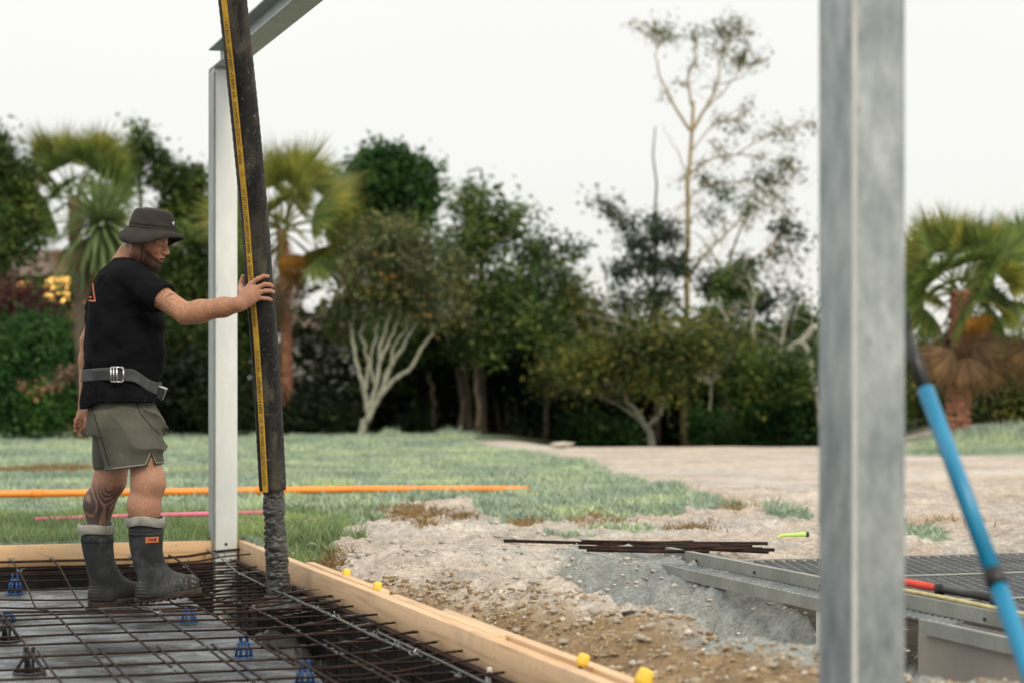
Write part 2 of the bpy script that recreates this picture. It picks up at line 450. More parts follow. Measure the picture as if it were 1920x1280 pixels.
# ================================================================== the ground
# borders of the lawn in plan, and the lie of the land
GRASS_POLY = [(-30, 60), (-30, 9.0), (-0.98, 9.9), (-0.93, 10.6), (-0.84, 12.5), (-0.8, 13.9), (-0.4, 14.6), (-0.15, 13.0), (-0.03, 12.3), (0.36, 12.6),
              (0.86, 13.2), (1.4, 14.0), (1.5, 14.8), (1.17, 16.7), (0.85, 18.8), (0.76, 21.6), (-0.6, 27.1), (-0.4, 60)]
def in_poly(x, y, poly):
    r = np.zeros(np.shape(x), bool)
    n = len(poly)
    for i in range(n):
        x0, y0 = poly[i]; x1, y1 = poly[(i + 1) % n]
        c = ((y0 > y) != (y1 > y)) & (x < (x1 - x0) * (y - y0) / (y1 - y0 + 1e-12) + x0)
        r ^= c
    return r
def grassy(x, y):
    dx = 0.28 * fbm(x * 1.7, y * 0.9, 3.3, 3) + 0.16 * fbm(x * 9, y * 5, 5.5, 3); dy = 0.9 * fbm(x * 1.3, y * 0.7, 8.1, 3) + 0.5 * fbm(x * 8, y * 4, 2.2, 3)
    g = in_poly(x + dx, y + dy * sstep(11.5, 14, y), GRASS_POLY)
    for cx, cy, rx, ry in ((1.72, 13.4, 0.14, 0.45), (2.2, 11.6, 0.16, 0.7), (0.28, 11.3, 0.12, 0.3), (2.9, 11.2, 0.12, 0.3), (0.62, 11.7, 0.2, 0.25), (2.05, 12.6, 0.2, 0.3)):
        g |= ((x + dx * .5 - cx) / rx) ** 2 + ((y + dy * .4 - cy) / ry) ** 2 < 1
    g |= (x > 4.4) & (y > 23.2 + 0.4 * dy) & (y < 27)
    return g
def in_slab(u, a): return (u < 0.092) & (a < 0.0)
def seg_dist(u, a, p, q):
    vx, vy = q[0] - p[0], q[1] - p[1]
    t = np.clip(((u - p[0]) * vx + (a - p[1]) * vy) / (vx * vx + vy * vy), 0, 1)
    return np.hypot(u - p[0] - t * vx, a - p[1] - t * vy), t
def height(x, y):
    u, a = toS(x, y)
    near = sstep(30, 14, y)
    z = 0.19 + 0.03 * fbm(x * 0.5, y * 0.5, 0, 3) + near * (0.02 * fbm(x * 3, y * 3, 2, 4))
    z = z + 0.05 * sstep(14, 30, y)
    z = z - 0.5 * sstep(26.3, 29, y) * sstep(0.0, 2.0, x) * (1 - sstep(4.0, 5.0, x))       # the dirt falls away behind its crest
    z = z + 0.22 * sstep(4.3, 6.2, x) * sstep(22.8, 25.0, y)                                # grassy bank at the right
    # spoil heaped beside the formwork, and the pit in front of the steel deck
    low = sstep(0.55, 0.1, u) * sstep(-0.2, -1.6, a) * (u > 0.0)
    z = z - 0.15 * low
    crest = np.exp(-((u - np.interp(-a, [0, 2.4, 3.2, 4.4, 5.2, 9], [0.3, 0.3, 0.42, 0.74, 1.0, 1.2])) / 0.3) ** 2) * sstep(-2.0, -3.2, a)
    z = z + 0.07 * crest
    d, t = seg_dist(u, a, (1.15, -2.9), (1.62, -8.5))
    z = z - (0.28 + 0.42 * sstep(0, .3, t)) * np.exp(-(d / 0.33) ** 2)
    d2, _ = seg_dist(u, a, (1.0, -2.3), (1.05, -2.45))
    z = z - 0.2 * np.exp(-(d2 / 0.16) ** 2)
    hp = np.exp(-((u - 1.35) / 0.3) ** 2 - ((a + 1.9) / 0.5) ** 2)
    z = z + 0.02 * hp                                                                       # grey heap at the head of the deck
    dirt = ((u > 0.09) & (a < 4) & (a > -11)) * 1.0
    z = z + dirt * (0.05 * fbm(x * 6, y * 6, 5, 4) + 0.03 * fbm(x * 20, y * 20, 6, 3))
    z = z + 0.13 * np.exp(-(d / 0.5) ** 2) * fbm(x * 5, y * 5, 15, 4)
    z = np.where((u > 1.68) & (a < -2.35) & (u < 4.2), np.minimum(z, 0.02), z)              # hollow under the deck
    pad = np.clip(np.exp(-((x - 0.62) / 0.8) ** 4 - ((y - 10.55) / 0.34) ** 4), 0, 1) * 0.9
    z = z * (1 - pad) + 0.2 * pad
    # excavation for the slab
    tr = (u > -0.33) | (a > -0.4)
    zs = np.where(tr, -0.42, -0.075) + 0.012 * fbm(x * 9, y * 9, 1, 3)
    return np.where(in_slab(u, a), zs, z)
def axis(fine, *tails):
    out = [np.arange(*fine)]
    for (a, b, n) in tails:
        t = np.linspace(0, 1, n)[1:] ** 2.2
        out.append(a + (b - a) * t)
    return np.unique(np.round(np.concatenate(out), 4))
us = axis((-3.6, 4.6, 0.035), (-3.6, -320, 60), (4.6, 320, 60))
As = axis((-6.6, 4.0, 0.035), (-6.6, -60, 40), (4.0, 30, 110), (30, 420, 30))
U, A_ = np.meshgrid(us, As)
Xg = FX + U * BX - A_ * BY; Yg = FY + U * BY + A_ * BX
Zg = height(Xg, Yg)
ny, nx = U.shape
idx = np.arange(nx * ny).reshape(ny, nx)
quads = np.stack([idx[:-1, :-1], idx[:-1, 1:], idx[1:, 1:], idx[1:, :-1]], -1).reshape(-1, 4)
gm = me_from('ground', np.stack([Xg, Yg, Zg], -1).reshape(-1, 3), quads, True)
# colours of the ground, place by place, with shade painted under the deck
tan = np.array((0.62, 0.56, 0.49)); grey = np.array((0.37, 0.405, 0.395)); clay = np.array((0.35, 0.255, 0.145)); turf = np.array((0.25, 0.335, 0.24)); soil = np.array((0.05, 0.042, 0.036)); pale = np.array((0.68, 0.645, 0.595))
def zone(x, y):
    u, a = toS(x, y)
    c = np.broadcast_to(tan, x.shape + (3,)).copy()
    def over(c, col, m): return c * (1 - m[..., None]) + col * m[..., None]
    n = fbm(x * 2.2, y * 2.2, 4, 4)
    c = over(c, pale, sstep(-0.1, 0.5, fbm(x * 0.9, y * 0.9, 14, 3)))
    c = over(c, clay * 1.25, 0.35 * sstep(0.25, 0.5, fbm(x * 1.4, y * 1.0, 24, 3)))
    cr = np.interp(-a, [0, 2.4, 3.2, 4.4, 5.2, 9], [0.3, 0.3, 0.42, 0.74, 1.0, 1.2])
    mb = sstep(cr * 0.86, cr * 0.86 - 0.2, u + 0.16 * n) * sstep(-1.9, -2.7, a + 0.3 * n) * (u > 0.05)
    c = over(c, clay, mb * 0.92)
    d, t = seg_dist(u, a, (1.4, -2.9), (1.62, -9.0))
    c = over(c, grey, sstep(0.75, 0.35, d + 0.3 * n) * (1 - 0.9 * mb))
    d, t = seg_dist(u, a, (1.5, -1.9), (1.4, -2.7))
    c = over(c, grey, sstep(0.36, 0.2, d + 0.12 * n))
    d, t = seg_dist(u, a, (0.9, -5.2), (1.2, -9.0))
    c = over(c, grey * 1.15, sstep(0.5, 0.25, d + 0.2 * n))
    d, t = seg_dist(u, a, (1.0, -2.3), (1.05, -2.45))
    c = over(c, clay * 0.5, sstep(0.16, 0.08, d))
    c = over(c, grey * 1.25, 0.3 * sstep(0.1, 0.4, fbm(x * 1.7, y * 1.7, 34, 3)) * (a < 1.5) * (u > 0.3) * (1 - mb))
    g = grassy(x, y)
    c = over(c, turf, g * 1.0)
    c = over(c, np.array((0.07, 0.06, 0.05)), ((u > 1.68) & (a < -2.35) & (u < 4.2)) * 0.9)  # darkened under the deck; its shade is put into the ground colour
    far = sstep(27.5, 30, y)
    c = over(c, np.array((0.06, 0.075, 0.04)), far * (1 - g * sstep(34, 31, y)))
    c = over(c, soil, in_slab(u, a) * 1.0)
    return c
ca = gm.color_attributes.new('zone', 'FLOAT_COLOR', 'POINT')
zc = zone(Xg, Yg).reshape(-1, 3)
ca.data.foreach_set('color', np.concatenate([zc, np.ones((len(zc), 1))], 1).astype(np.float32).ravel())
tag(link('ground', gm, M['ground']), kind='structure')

# ------------------------------------------------------------------ grass (nobody could count it)
def blades(x, y, h, w, lean=0.5):
    n = len(x)
    z = height(x, y)
    ang = rng.random(n) * 2 * math.pi; la = rng.random(n) * 2 * math.pi
    l = lean * (0.3 + rng.random(n))
    dx, dy = np.cos(ang) * w / 2, np.sin(ang) * w / 2
    base = np.stack([x, y, z - 0.005], -1); side = np.stack([dx, dy, 0 * dx], -1)
    tip = base + np.stack([np.cos(la) * l * h, np.sin(la) * l * h, h], -1)
    v = np.stack([base - side, base + side, tip], 1).reshape(-1, 3)
    return v, np.arange(3 * n).reshape(n, 3)
def scatter(n, xr, yr, pw=1.0):
    y = yr[0] + (yr[1] - yr[0]) * rng.random(n) ** pw
    x = (xr[0] + (xr[1] - xr[0]) * rng.random(n))
    return x, y
n = 190000
y = 11.3 * (33.5 / 11.3) ** rng.random(n)
x = (-0.30 + 0.50 * rng.random(n)) * y
u, a = toS(x, y)
k = grassy(x, y) & ~((u < 0.16) & (a < 0.12)) & ~((a < 2.0) & (u < 0.9))
dry = fbm(x * 1.2, y * 0.6, 51, 3) > 0.5
dryspot = ((x + 4.3) / 0.5) ** 2 + ((y - 19.6) / 1.0) ** 2 < 1
keep = k & ~(dryspot | (dry & (rng.random(n) < 0.35)))
hh = (0.025 + 0.03 * rng.random(n)) * (1 + 0.8 * sstep(0.1, 0.6, fbm(x * 1.5, y * 1.5, 61, 3)))
v, f = blades(x[keep], y[keep], hh[keep], 0.012 + 0.0007 * y[keep], 0.9)
tag(link('lawn_grass', me_from('lawn_grass', v, f), M['grass']), 'short dewy lawn grass spreading to the trees', 'grass', kind='stuff')
n = 42000
uu = -4.2 + 5.4 * rng.random(n); aa = 0.025 + 2.1 * rng.random(n) ** 1.3
p = S(uu, aa); x, y = p[0], p[1]
k = grassy(x, y) | ((uu < 0.35 + 0.25 * fbm(aa * 2, uu, 3)) & (aa < 1.4))
# the turf comes round the corner of the formwork for a little way
n2 = 16000
u2 = 0.17 + 0.7 * rng.random(n2); a2 = -2.0 + 2.4 * rng.random(n2)
p2 = S(u2, a2)
k2 = (u2 < 0.5 + 0.35 * a2 + 0.15 * fbm(u2 * 3, a2 * 3, 7)) | grassy(p2[0], p2[1])
p2 = S(u2[k2], a2[k2])
x = np.concatenate([x[k], p2[0]]); y = np.concatenate([y[k], p2[1]])
hh = 0.03 + 0.05 * rng.random(len(x)) ** 1.5
v, f = blades(x, y, hh * (0.8 + 0.9 * sstep(0, .5, fbm(x * 2, y * 2, 71, 3))), 0.009 + 0 * x, 0.8)
tag(link('edge_grass', me_from('edge_grass', v, f), M['grass_near']), 'longer green turf growing behind the timber formwork', 'grass', kind='stuff')
# dry tufts
xs, ys = [], []
for cx, cy, rx, ry, m in ((-4.3, 19.6, 0.5, 1.0, 2600), (-0.62, 13.3, 0.25, 0.6, 1100), (-0.3, 13.0, 0.1, 0.3, 300), (0.08, 12.4, 0.1, 0.3, 250), (0.5, 12.6, 0.2, 0.5, 380), (1.45, 14.0, 0.16, 0.5, 260), (-0.9, 10.35, 0.1, 0.3, 500), (-3.4, 12.3, 0.5, 0.12, 500), (-0.5, 12.2, 0.06, 0.2, 200), (1.0, 12.0, .2, .3, 350), (2.3, 12.4, .3, .3, 300), (-2.6, 19.0, .5, .6, 600)):
    xs.append(cx + rx * rng.normal(size=m) * 0.5); ys.append(cy + ry * rng.normal(size=m) * 0.5)
x = np.concatenate(xs); y = np.concatenate(ys)
v, f = blades(x, y, 0.02 + 0.04 * rng.random(len(x)), 0.011 + 0 * x, 1.5)
tag(link('dry_grass', me_from('dry_grass', v, f), M['grass_dry']), 'patches of dead brown grass in the lawn', 'grass', kind='stuff')
# rank grass at the foot of the trees and on the bank
def rank(name, label, px0, px1, Y0, Y1, n, h0, h1):
    y = Y0 + (Y1 - Y0) * rng.random(n); x = (px0 + (px1 - px0) * rng.random(n) - CX) / FPX * y
    m = sstep(-0.3, 0.4, fbm(x * 1.5, y, 81, 3)) * (0.25 + 0.75 * sstep(-.35, .3, fbm(x * 4, y * 2, 91, 3)))
    e_ = (x / y * FPX + CX - px0) / (px1 - px0); m = m * sstep(0, .22, e_) * sstep(1, .78, e_) - .2
    v, f = blades(x, y, (h0 + (h1 - h0) * rng.random(n)) * (0.35 + m), 0.03 + 0 * x, 0.5)
    tag(link(name, me_from(name, v, f), M['grass']), label, 'grass', kind='stuff')
rank('rank_grass', 'tall pale grass at the foot of the pale forked tree', 700, 890, 28.5, 31, 5000, 0.08, 0.22)
rank('bank_grass', 'grass on the bank under the right palm', 1690, 1990, 23.5, 26.5, 6000, 0.05, 0.16)

# ------------------------------------------------------------------ stones and gravel
def rock_mesh(seed, sub=1):
    bm = bmesh.new(); bmesh.ops.create_icosphere(bm, subdivisions=sub, radius=1.0)
    r = np.random.default_rng(seed)
    sc = (1.0, 0.45 + 0.4 * r.random(), 0.22 + 0.3 * r.random())
    for q in bm.verts:
        q.co *= 0.7 + 0.5 * r.random()
        q.co.x *= sc[0]; q.co.y *= sc[1]; q.co.z *= sc[2]
    v = np.array([q.co[:] for q in bm.verts]); f = np.array([[w.index for w in fc.verts] for fc in bm.faces]); bm.free()
    return v, f
rocks = [rock_mesh(i) for i in range(10)]
def gravel(name, label, pts, size, mat):
    V, F, n = [], [], 0
    for i in range(len(pts)):
        rv, rf = rocks[i % 10] if size[i] > 0.008 else (rocks[i % 10][0], rocks[i % 10][1])
        e = Matrix.Rotation(rng.random() * 6.28, 3, 'Z') @ Matrix.Rotation((rng.random() - .5) * 1.2, 3, 'X')
        q = rv @ np.array(e).T * size[i] + pts[i]
        V.append(q); F.append(rf + n); n += len(q)
    return tag(link(name, me_from(name, np.concatenate(V), np.concatenate(F)), mat), label, 'gravel', kind='stuff')
def on_ground(u, a):
    p = S(u, a); z = height(p[0], p[1])
    return np.stack([p[0], p[1], z], -1)
n = 9000
a = -2.0 - 4.8 * rng.random(n)
cr = np.interp(-a, [0, 2.4, 3.2, 4.4, 5.2, 9], [0.3, 0.3, 0.42, 0.74, 1.0, 1.2])
u = 0.13 + (cr * .78 - 0.05) * rng.random(n) ** 0.9
gravel('clay_gravel', 'brown broken clay and gravel on the spoil beside the formwork', on_ground(u, a), 0.003 + 0.017 * rng.random(n) ** 5, M['stone'])
n = 7000
u = 0.2 + 1.6 * rng.random(n); a = -6.8 + 8.0 * rng.random(n)
gravel('pale_gravel', 'pale gravel scattered over the bare dirt', on_ground(u, a), 0.003 + 0.022 * rng.random(n) ** 5, M['stone_pale'])
# the larger stones one can pick out, each a thing of its own
stone_me = []
for i in range(6):
    v, f = rock_mesh(40 + i, 1)
    for mk in ('stone', 'stone_pale', 'stone_dark'):
        me = me_from('stone', v, f); me.materials.append(M[mk]); stone_me.append(me)
def stone(u, a, s, kind, label, group):
    p = on_ground(np.array([u]), np.array([a]))[0]
    o = link('stone', stone_me[random.randrange(6) * 3 + kind], None)
    o.location = p + np.array((0, 0, s * 0.18)); o.scale = (s, s, s * 0.9); o.rotation_euler = (random.uniform(-.3, .3), random.uniform(-.3, .3), random.uniform(0, 6.28))
    tag(o, label, 'stone', group)
for i in range(115):
    a = -3.0 - 3.4 * random.random()
    cr = float(np.interp(-a, [0, 2.4, 3.2, 4.4, 5.2, 9], [0.3, 0.3, 0.42, 0.74, 1.0, 1.2]))
    stone(0.18 + (cr * .85 - 0.1) * random.random(), a, random.uniform(0.013, 0.03), 0, 'brown broken stone lying on the spoil beside the timber formwork', 'stones on the spoil')
for i in range(60):
    stone(random.uniform(0.2, 0.75), random.uniform(-1.8, 0.9), random.uniform(0.02, 0.045), 1, 'pale rubble stone at the edge of the turf behind the formwork', 'rubble at the turf edge')
stone(0.62, -4.55, 0.04, 2, 'dark grey stone, the darkest on the spoil heap', None)
stone(0.88, -2.75, 0.09, 1, 'pointed pale grey rock at the rim of the pit', None)
P0 = P(1055, 838, 25.8)
o = link('stone', stone_me[1], None); o.location = (P0[0], P0[1], height(P0[0], P0[1]) + 0.05); o.scale = (0.17, 0.15, 0.1)
tag(o, 'lone pale boulder on the far crest of the dirt', 'stone')

# ================================================================== the steel frame
def rhs(w, d, r, t):
    pts = []
    for cx, cy, a0 in ((w / 2 - r, d / 2 - r, 0), (-w / 2 + r, d / 2 - r, 90), (-w / 2 + r, -d / 2 + r, 180), (w / 2 - r, -d / 2 + r, 270)):
        for k in range(6):
            a = math.radians(a0 + 18 * k); pts.append((cx + r * math.cos(a), cy + r * math.sin(a)))
    return pts
def column(loc, z0, z1, w, d, mat, label, r):
    t = thing('steel_column', label, 'column', (loc[0], loc[1], z0), TH)
    sh = autosmooth(MB().prism(rhs(w, d, r, 0.006), 0, z1 - z0).build('shaft', mat, t), 50)
    MB().box((-w / 2 - .04, -d / 2 - .04, -.014), (w / 2 + .04, d / 2 + .04, -0.001), ch=.002).build('base_plate', mat, t)
    return t
BEAM_Z = 2.686
far = column(S(0, 0), -0.42, BEAM_Z - 0.013, 0.125, 0.18, M['galv_light'], 'pale galvanised steel column rising at the corner of the timber formwork', 0.012)
MB().box((-.0625 - .002, -.09 - .012, BEAM_Z + .42 - .012), (.0625 + .012, .09 + .01, BEAM_Z + .42 - .001), ch=.002).build('cap_plate', M['beam'], far)
for (z, x) in ((0.57, 0.0),):
    MB().tube([(x, -.0905, z), (x, -.094, z)], 0.008, 8).build('bolt_hole', M['black_plastic'], far)
MB().prism([(-.0625, -.0815), (-.0642, -.082), (-.0632, -.0868), (-.0605, -.0908), (-.0575, -.0925), (-.0565, -.0905), (-.0590, -.0885)], 0.3, BEAM_Z + .40).build('corner_line', M['galv_dull'], far)
MB().box((-.0652, -.075, 0.2), (-.0628, .085, BEAM_Z + .40)).build('side_shade', M['beam'], far)  # dark sheet over the left face; its shade put into colour
NCU, NCA = toS(*P(1615, 700, 4.62)[:2])
near = column(S(NCU, NCA), -0.3, 3.2, 0.125, 0.18, M['galv'], 'big grey galvanised steel column in the foreground, out of focus', 0.013)
cs_ = MB().prism([(-.0625, -.083), (-.0645, -.0835), (-.0632, -.0875), (-.0605, -.0915), (-.0575, -.0935), (-.0565, -.0912), (-.0590, -.0892)], 0.02, 3.48).build('corner_line', M['raised_line'], near)  # added pale strip that paints the rounded corner's highlight
# rafter / eaves beam from the far column towards the near one
bt = thing('steel_beam', 'grey steel universal beam resting on the pale far column overhead', 'beam', S(0, 0, BEAM_Z), TH)
L0, L1 = 0.08, -9.5
fw, dp, tf, tw = 0.13, 0.12, 0.009, 0.007
MB().box((-fw / 2, L1, 0), (fw / 2, L0, tf), ch=.001).build('bottom_flange', M['beam'], bt)
MB().box((-fw / 2, L1, dp - tf), (fw / 2, L0, dp), ch=.001).build('top_flange', M['beam'], bt)
MB().box((-tw / 2, L1, tf + .0005), (tw / 2, L0 - .012, dp - tf - .0005)).build('web', M['beam'], bt)

# ================================================================== formwork
def board(label, u0, u1, a0, a1, z0, z1, mat, name='formwork_board', ch=0.003, tilt=0.0):
    o = autosmooth(MB().box((u0, a0, z0), (u1, a1, z1), ch=ch).build(name, mat, None, False, (FX, FY, 0), TH), 60)
    return tag(o, label, 'board')
TOP = 0.164
board('long pine formwork board closing the back of the slab, behind the boots', -7.5, -0.064, -0.045, 0.0, 0.03, TOP, M['pine_b'])
board('long pine formwork board running towards the camera along the right of the mesh', 0.071, 0.115, -6.3, -0.02, 0.03, TOP, M['pine_a'])
board('short pine doubling plank behind the right formwork board, nearest the column', 0.122, 0.162, -3.0, -1.55, -0.1, TOP + 0.003, M['pine_a'], 'doubling_plank')
board('middle pine doubling plank behind the right formwork board', 0.13, 0.172, -4.55, -3.1, -0.1, TOP - 0.004, M['pine_a'], 'doubling_plank')
board('nearest pine doubling plank behind the right formwork board', 0.178, 0.222, -6.3, -3.7, -0.1, TOP - 0.008, M['pine_a'], 'doubling_plank')
board('short offcut of pine standing in the right trench under the mesh', -0.355, -0.325, -1.98, -1.82, -0.4, -0.045, M['pine_a'], 'timber_offcut')
# steel pins with yellow caps holding the boards
cap_me = MB().lathe([(0.0, -0.002), (0.02, 0.0), (0.022, 0.014), (0.0195, 0.037), (0.016, 0.042), (0.0, 0.044)], 14).mesh('cap', True); cap_me.materials.append(M['yellow'])
pin_me = MB().tube([(0, 0, -0.35), (0, 0, 0.01)], 0.008, 8).mesh('pin'); pin_me.materials.append(M['rust'])
def pin(px, py, lab, s=1.0, rx=0.0, ry=0.0):
    z = TOP - 0.005
    Y = (CAMZ - z - 0.03) * FPX / (py - HY)
    q = P(px, py, Y)
    t = thing('form_pin', lab, 'form pin', (q[0], q[1], z))
    t.rotation_euler = (rx, ry, 0); t.scale = (s, s, s)
    link('cap', cap_me, None, t); link('pin', pin_me, None, t)
pin(650, 1068, 'yellow capped steel pin farthest along the right board, nearest the concrete hose', 0.85)
pin(708, 1093, 'yellow capped steel pin second from the concrete hose', 0.85)
pin(1089, 1229, 'leaning yellow capped steel pin, second nearest the camera', 0.9, 0, 0.35)
pin(1202, 1264, 'large leaning yellow capped steel pin nearest the camera', 1.15, 0, 0.4)

# ================================================================== damp-proof sheet
us = np.linspace(-3.4, -0.31, 190); As = np.linspace(-7.6, -0.385, 260)
U, A_ = np.meshgrid(us, As)
X_, Y_, _ = S(U, A_)
wv = fbm(U * 1.1, A_ * 1.1, 90, 3)
Z = -0.038 + 0.012 * fbm(U * 2.6 + wv, A_ * 4 + wv, 1, 5) + 0.014 * np.abs(fbm(U * 1.2, A_ * 9, 2, 3)) + 0.012 * sstep(0.25, 0.6, fbm(U * 1.0 + A_ * .6, A_ * 3.2, 12, 3))
edge = sstep(-0.36, -0.31, U) + sstep(-0.44, -0.385, A_)
Z = Z - 0.05 * np.clip(edge, 0, 1)
ny, nx = U.shape; idx = np.arange(nx * ny).reshape(ny, nx)
q = np.stack([idx[:-1, :-1], idx[:-1, 1:], idx[1:, 1:], idx[1:, :-1]], -1).reshape(-1, 4)
sh = link('polythene_sheet', me_from('polythene_sheet', np.stack([U, A_, Z], -1).reshape(-1, 3), q, True), M['sheet'], None, (FX, FY, 0), TH)
tag(sh, 'crinkled grey damp-proof plastic sheet under the reinforcing mesh', 'sheet')

# black plastic lining the trenches
aa = np.linspace(-6.3, -0.05, 120); zz = np.linspace(0.05, -0.42, 14)
A2, Z2 = np.meshgrid(aa, zz); V1 = np.stack([0.066 + 0.006 * fbm(A2 * 6, Z2 * 6, 2, 3) - 0.006, A2, Z2], -1).reshape(-1, 3)
uu = np.linspace(-3.4, 0.06, 100); U2, Z3 = np.meshgrid(uu, zz); V2 = np.stack([U2, -0.052 + 0.006 * fbm(U2 * 6, Z3 * 6, 4, 3) - 0.004, Z3], -1).reshape(-1, 3)
def gridq(ny, nx, o=0):
    i = np.arange(nx * ny).reshape(ny, nx) + o
    return np.stack([i[:-1, :-1], i[:-1, 1:], i[1:, 1:], i[1:, :-1]], -1).reshape(-1, 4)
M['lining'] = simple('black_polythene', (0.012, 0.013, 0.014), 0.35, 0.3, 6)
tag(link('trench_lining', me_from('trench_lining', V1, gridq(14, 120), True), M['lining'], None, (FX, FY, 0), TH), 'black plastic lining hanging in the trench under the right board', 'plastic lining')
tag(link('trench_lining', me_from('trench_lining', V2, gridq(14, 100), True), M['lining'], None, (FX, FY, 0), TH), 'black plastic lining hanging in the trench under the back board', 'plastic lining')

# ================================================================== reinforcing mesh
def zm(u, a):
    u = np.asarray(u, float); a = np.asarray(a, float)
    z = 0.05 + 0.036 * sstep(-1.05, -0.25, a) + 0.036 * sstep(-0.3, 0.05, u)
    g = np.exp(-((u + 0.75) / 1.0) ** 2 - ((a + 1.62) / 0.5) ** 2)
    z = z - (z + 0.006) * np.clip(g * 1.15, 0, 1) * (1 - sstep(-0.35, 0.0, u))
    return z + 0.004 * fbm(u * 2.0, a * 2.0, 41, 2)
mesh = thing('reinforcing_mesh', 'rusty steel reinforcing mesh of thin bars the man stands on', 'rebar mesh', (FX, FY, 0), TH)
R = 0.0046
a_list = [-0.10, -0.16, -0.42, -0.62, -0.85, -1.1, -1.35, -1.6, -1.85, -2.1, -2.35, -2.55, -2.8, -3.15, -3.45, -3.78, -4.1, -4.36, -4.6, -4.9, -5.2, -5.5, -5.85, -6.2, -6.5]
ends = {}
for i, a in enumerate(a_list):
    u1 = 0.055 + 0.02 * random.random()
    if -2.2 < a < -0.5: u1 = random.uniform(-0.06, 0.03)
    uu = np.linspace(-3.3, u1, 26)
    w = a + 0.012 * fbm(uu * 1.2, a * 9, 3, 2) + 0.01 * uu * (random.random() - .5)
    MB().tube(np.stack([uu, w, zm(uu, a) + 0.0], -1), R, 6).build('bar', M['rust'], mesh, True)
u_list = [-0.10, -0.30, -0.51, -0.71, -0.915, -1.12, -1.33, -1.54, -1.75, -1.96, -2.17, -2.38]
for i, u in enumerate(u_list):
    aa = np.linspace(-6.6 if i % 2 else -4.35, -0.07, 40)
    w = u + 0.012 * fbm(aa * 1.1, u * 7, 5, 2)
    MB().tube(np.stack([w, aa, zm(u, aa) + 2 * R], -1), R * (0.95 if i > 1 else 1.1), 6).build('bar', M['rust'] if i > 0 else M['bar_grey'], mesh, True)
    aa = np.linspace(-6.6, -3.7, 14)                    # the next sheet laps here
    MB().tube(np.stack([u + 0.035 + 0.008 * fbm(aa, u * 3, 7, 2), aa, zm(u, aa) + 2 * R], -1), R * 0.95, 6).build('bar', M['rust'] if i > 0 else M['bar_grey'], mesh, True)
# twisted wire ties at crossings
def tie_mesh(seed):
    r = np.random.default_rng(seed); m = MB()
    t = np.linspace(0, 2 * math.pi, 9)
    m.tube(np.stack([0.013 * np.cos(t), 0.013 * np.sin(t), 0.006 + 0.004 * np.sin(2 * t)], -1), 0.0016, 5)
    for k in range(2):
        d = r.normal(size=3) * 0.02; d[2] = abs(d[2]) + 0.008
        m.tube([(0, 0, 0.008), tuple(d * 0.6 + np.array((0, 0, .006))), tuple(d * 1.1)], 0.0014, 5)
    me = m.mesh('tie_wire'); me.materials.append(M['wire']); return me
ties = [tie_mesh(i) for i in range(5)]
for u in u_list[:9]:
    for a in a_list[:20]:
        if random.random() < (0.45 if u > -0.35 or a > -0.7 else 0.1):
            o = link('tie_wire', random.choice(ties), None, mesh); o.location = (u, a, float(zm(u, a)) + R); o.rotation_euler = (0, 0, random.uniform(0, 6.28)); s = random.uniform(.8, 1.3); o.scale = (s, s, s)
# footing cage in the trenches
cage = thing('footing_cage', 'dark rebar cage down in the trench along the right board', 'rebar cage', (FX, FY, 0), TH)
for (u, z) in ((0.035, 0.068), (0.012, 0.072), (0.05, 0.045), (-0.02, -0.2), (0.03, -0.06), (-0.26, -0.3), (0.03, -0.3)):
    aa = np.linspace(-6.3, -0.12, 16)
    MB().tube(np.stack([u + 0.006 * fbm(aa, u * 30, 8, 2), aa, z + 0.004 * fbm(aa, 3, u * 9, 2)], -1), 0.006, 6).build('bar', M['rust'], cage, True)
for k in range(24):
    a = -0.35 - 0.25 * k
    MB().tube([(0.03, a, 0.06), (0.03, a, -0.33), (-0.26, a, -0.33), (-0.26, a, -0.08)], 0.005, 6).build('stirrup', M['rust'], cage)
cage2 = thing('footing_cage', 'dark rebar cage down in the trench in front of the back board', 'rebar cage', (FX, FY, 0), TH)
for k in range(26):                                    # close top links of the cage
    a = -0.22 - 0.16 * min(k, 13) - 0.3 * max(0, k - 13) - 0.03 * random.random()
    MB().tube([(-0.46 - .05 * random.random(), a, 0.05), (-0.2, a + .01, 0.062), (0.05, a, 0.066)], 0.0048, 6).build('top_link', M['rust'], cage, True)
for (a, z) in ((-0.12, 0.045), (-0.2, 0.02), (-0.26, -0.06), (-0.16, -0.12), (-0.3, -0.16), (-0.12, -0.3), (-0.32, -0.3)):
    uu = np.linspace(-3.2, -0.1, 12)
    MB().tube(np.stack([uu, a + 0.006 * fbm(uu, a * 30, 8, 2), z + 0.004 * fbm(uu, 3, a * 9, 2)], -1), 0.006, 6).build('bar', M['rust'], cage2, True)
for k in range(13):
    u = -0.3 - 0.22 * k
    MB().tube([(u, -0.12, 0.04), (u, -0.12, -0.33), (u, -0.32, -0.33), (u, -0.32, -0.08)], 0.005, 6).build('stirrup', M['rust'], cage2)

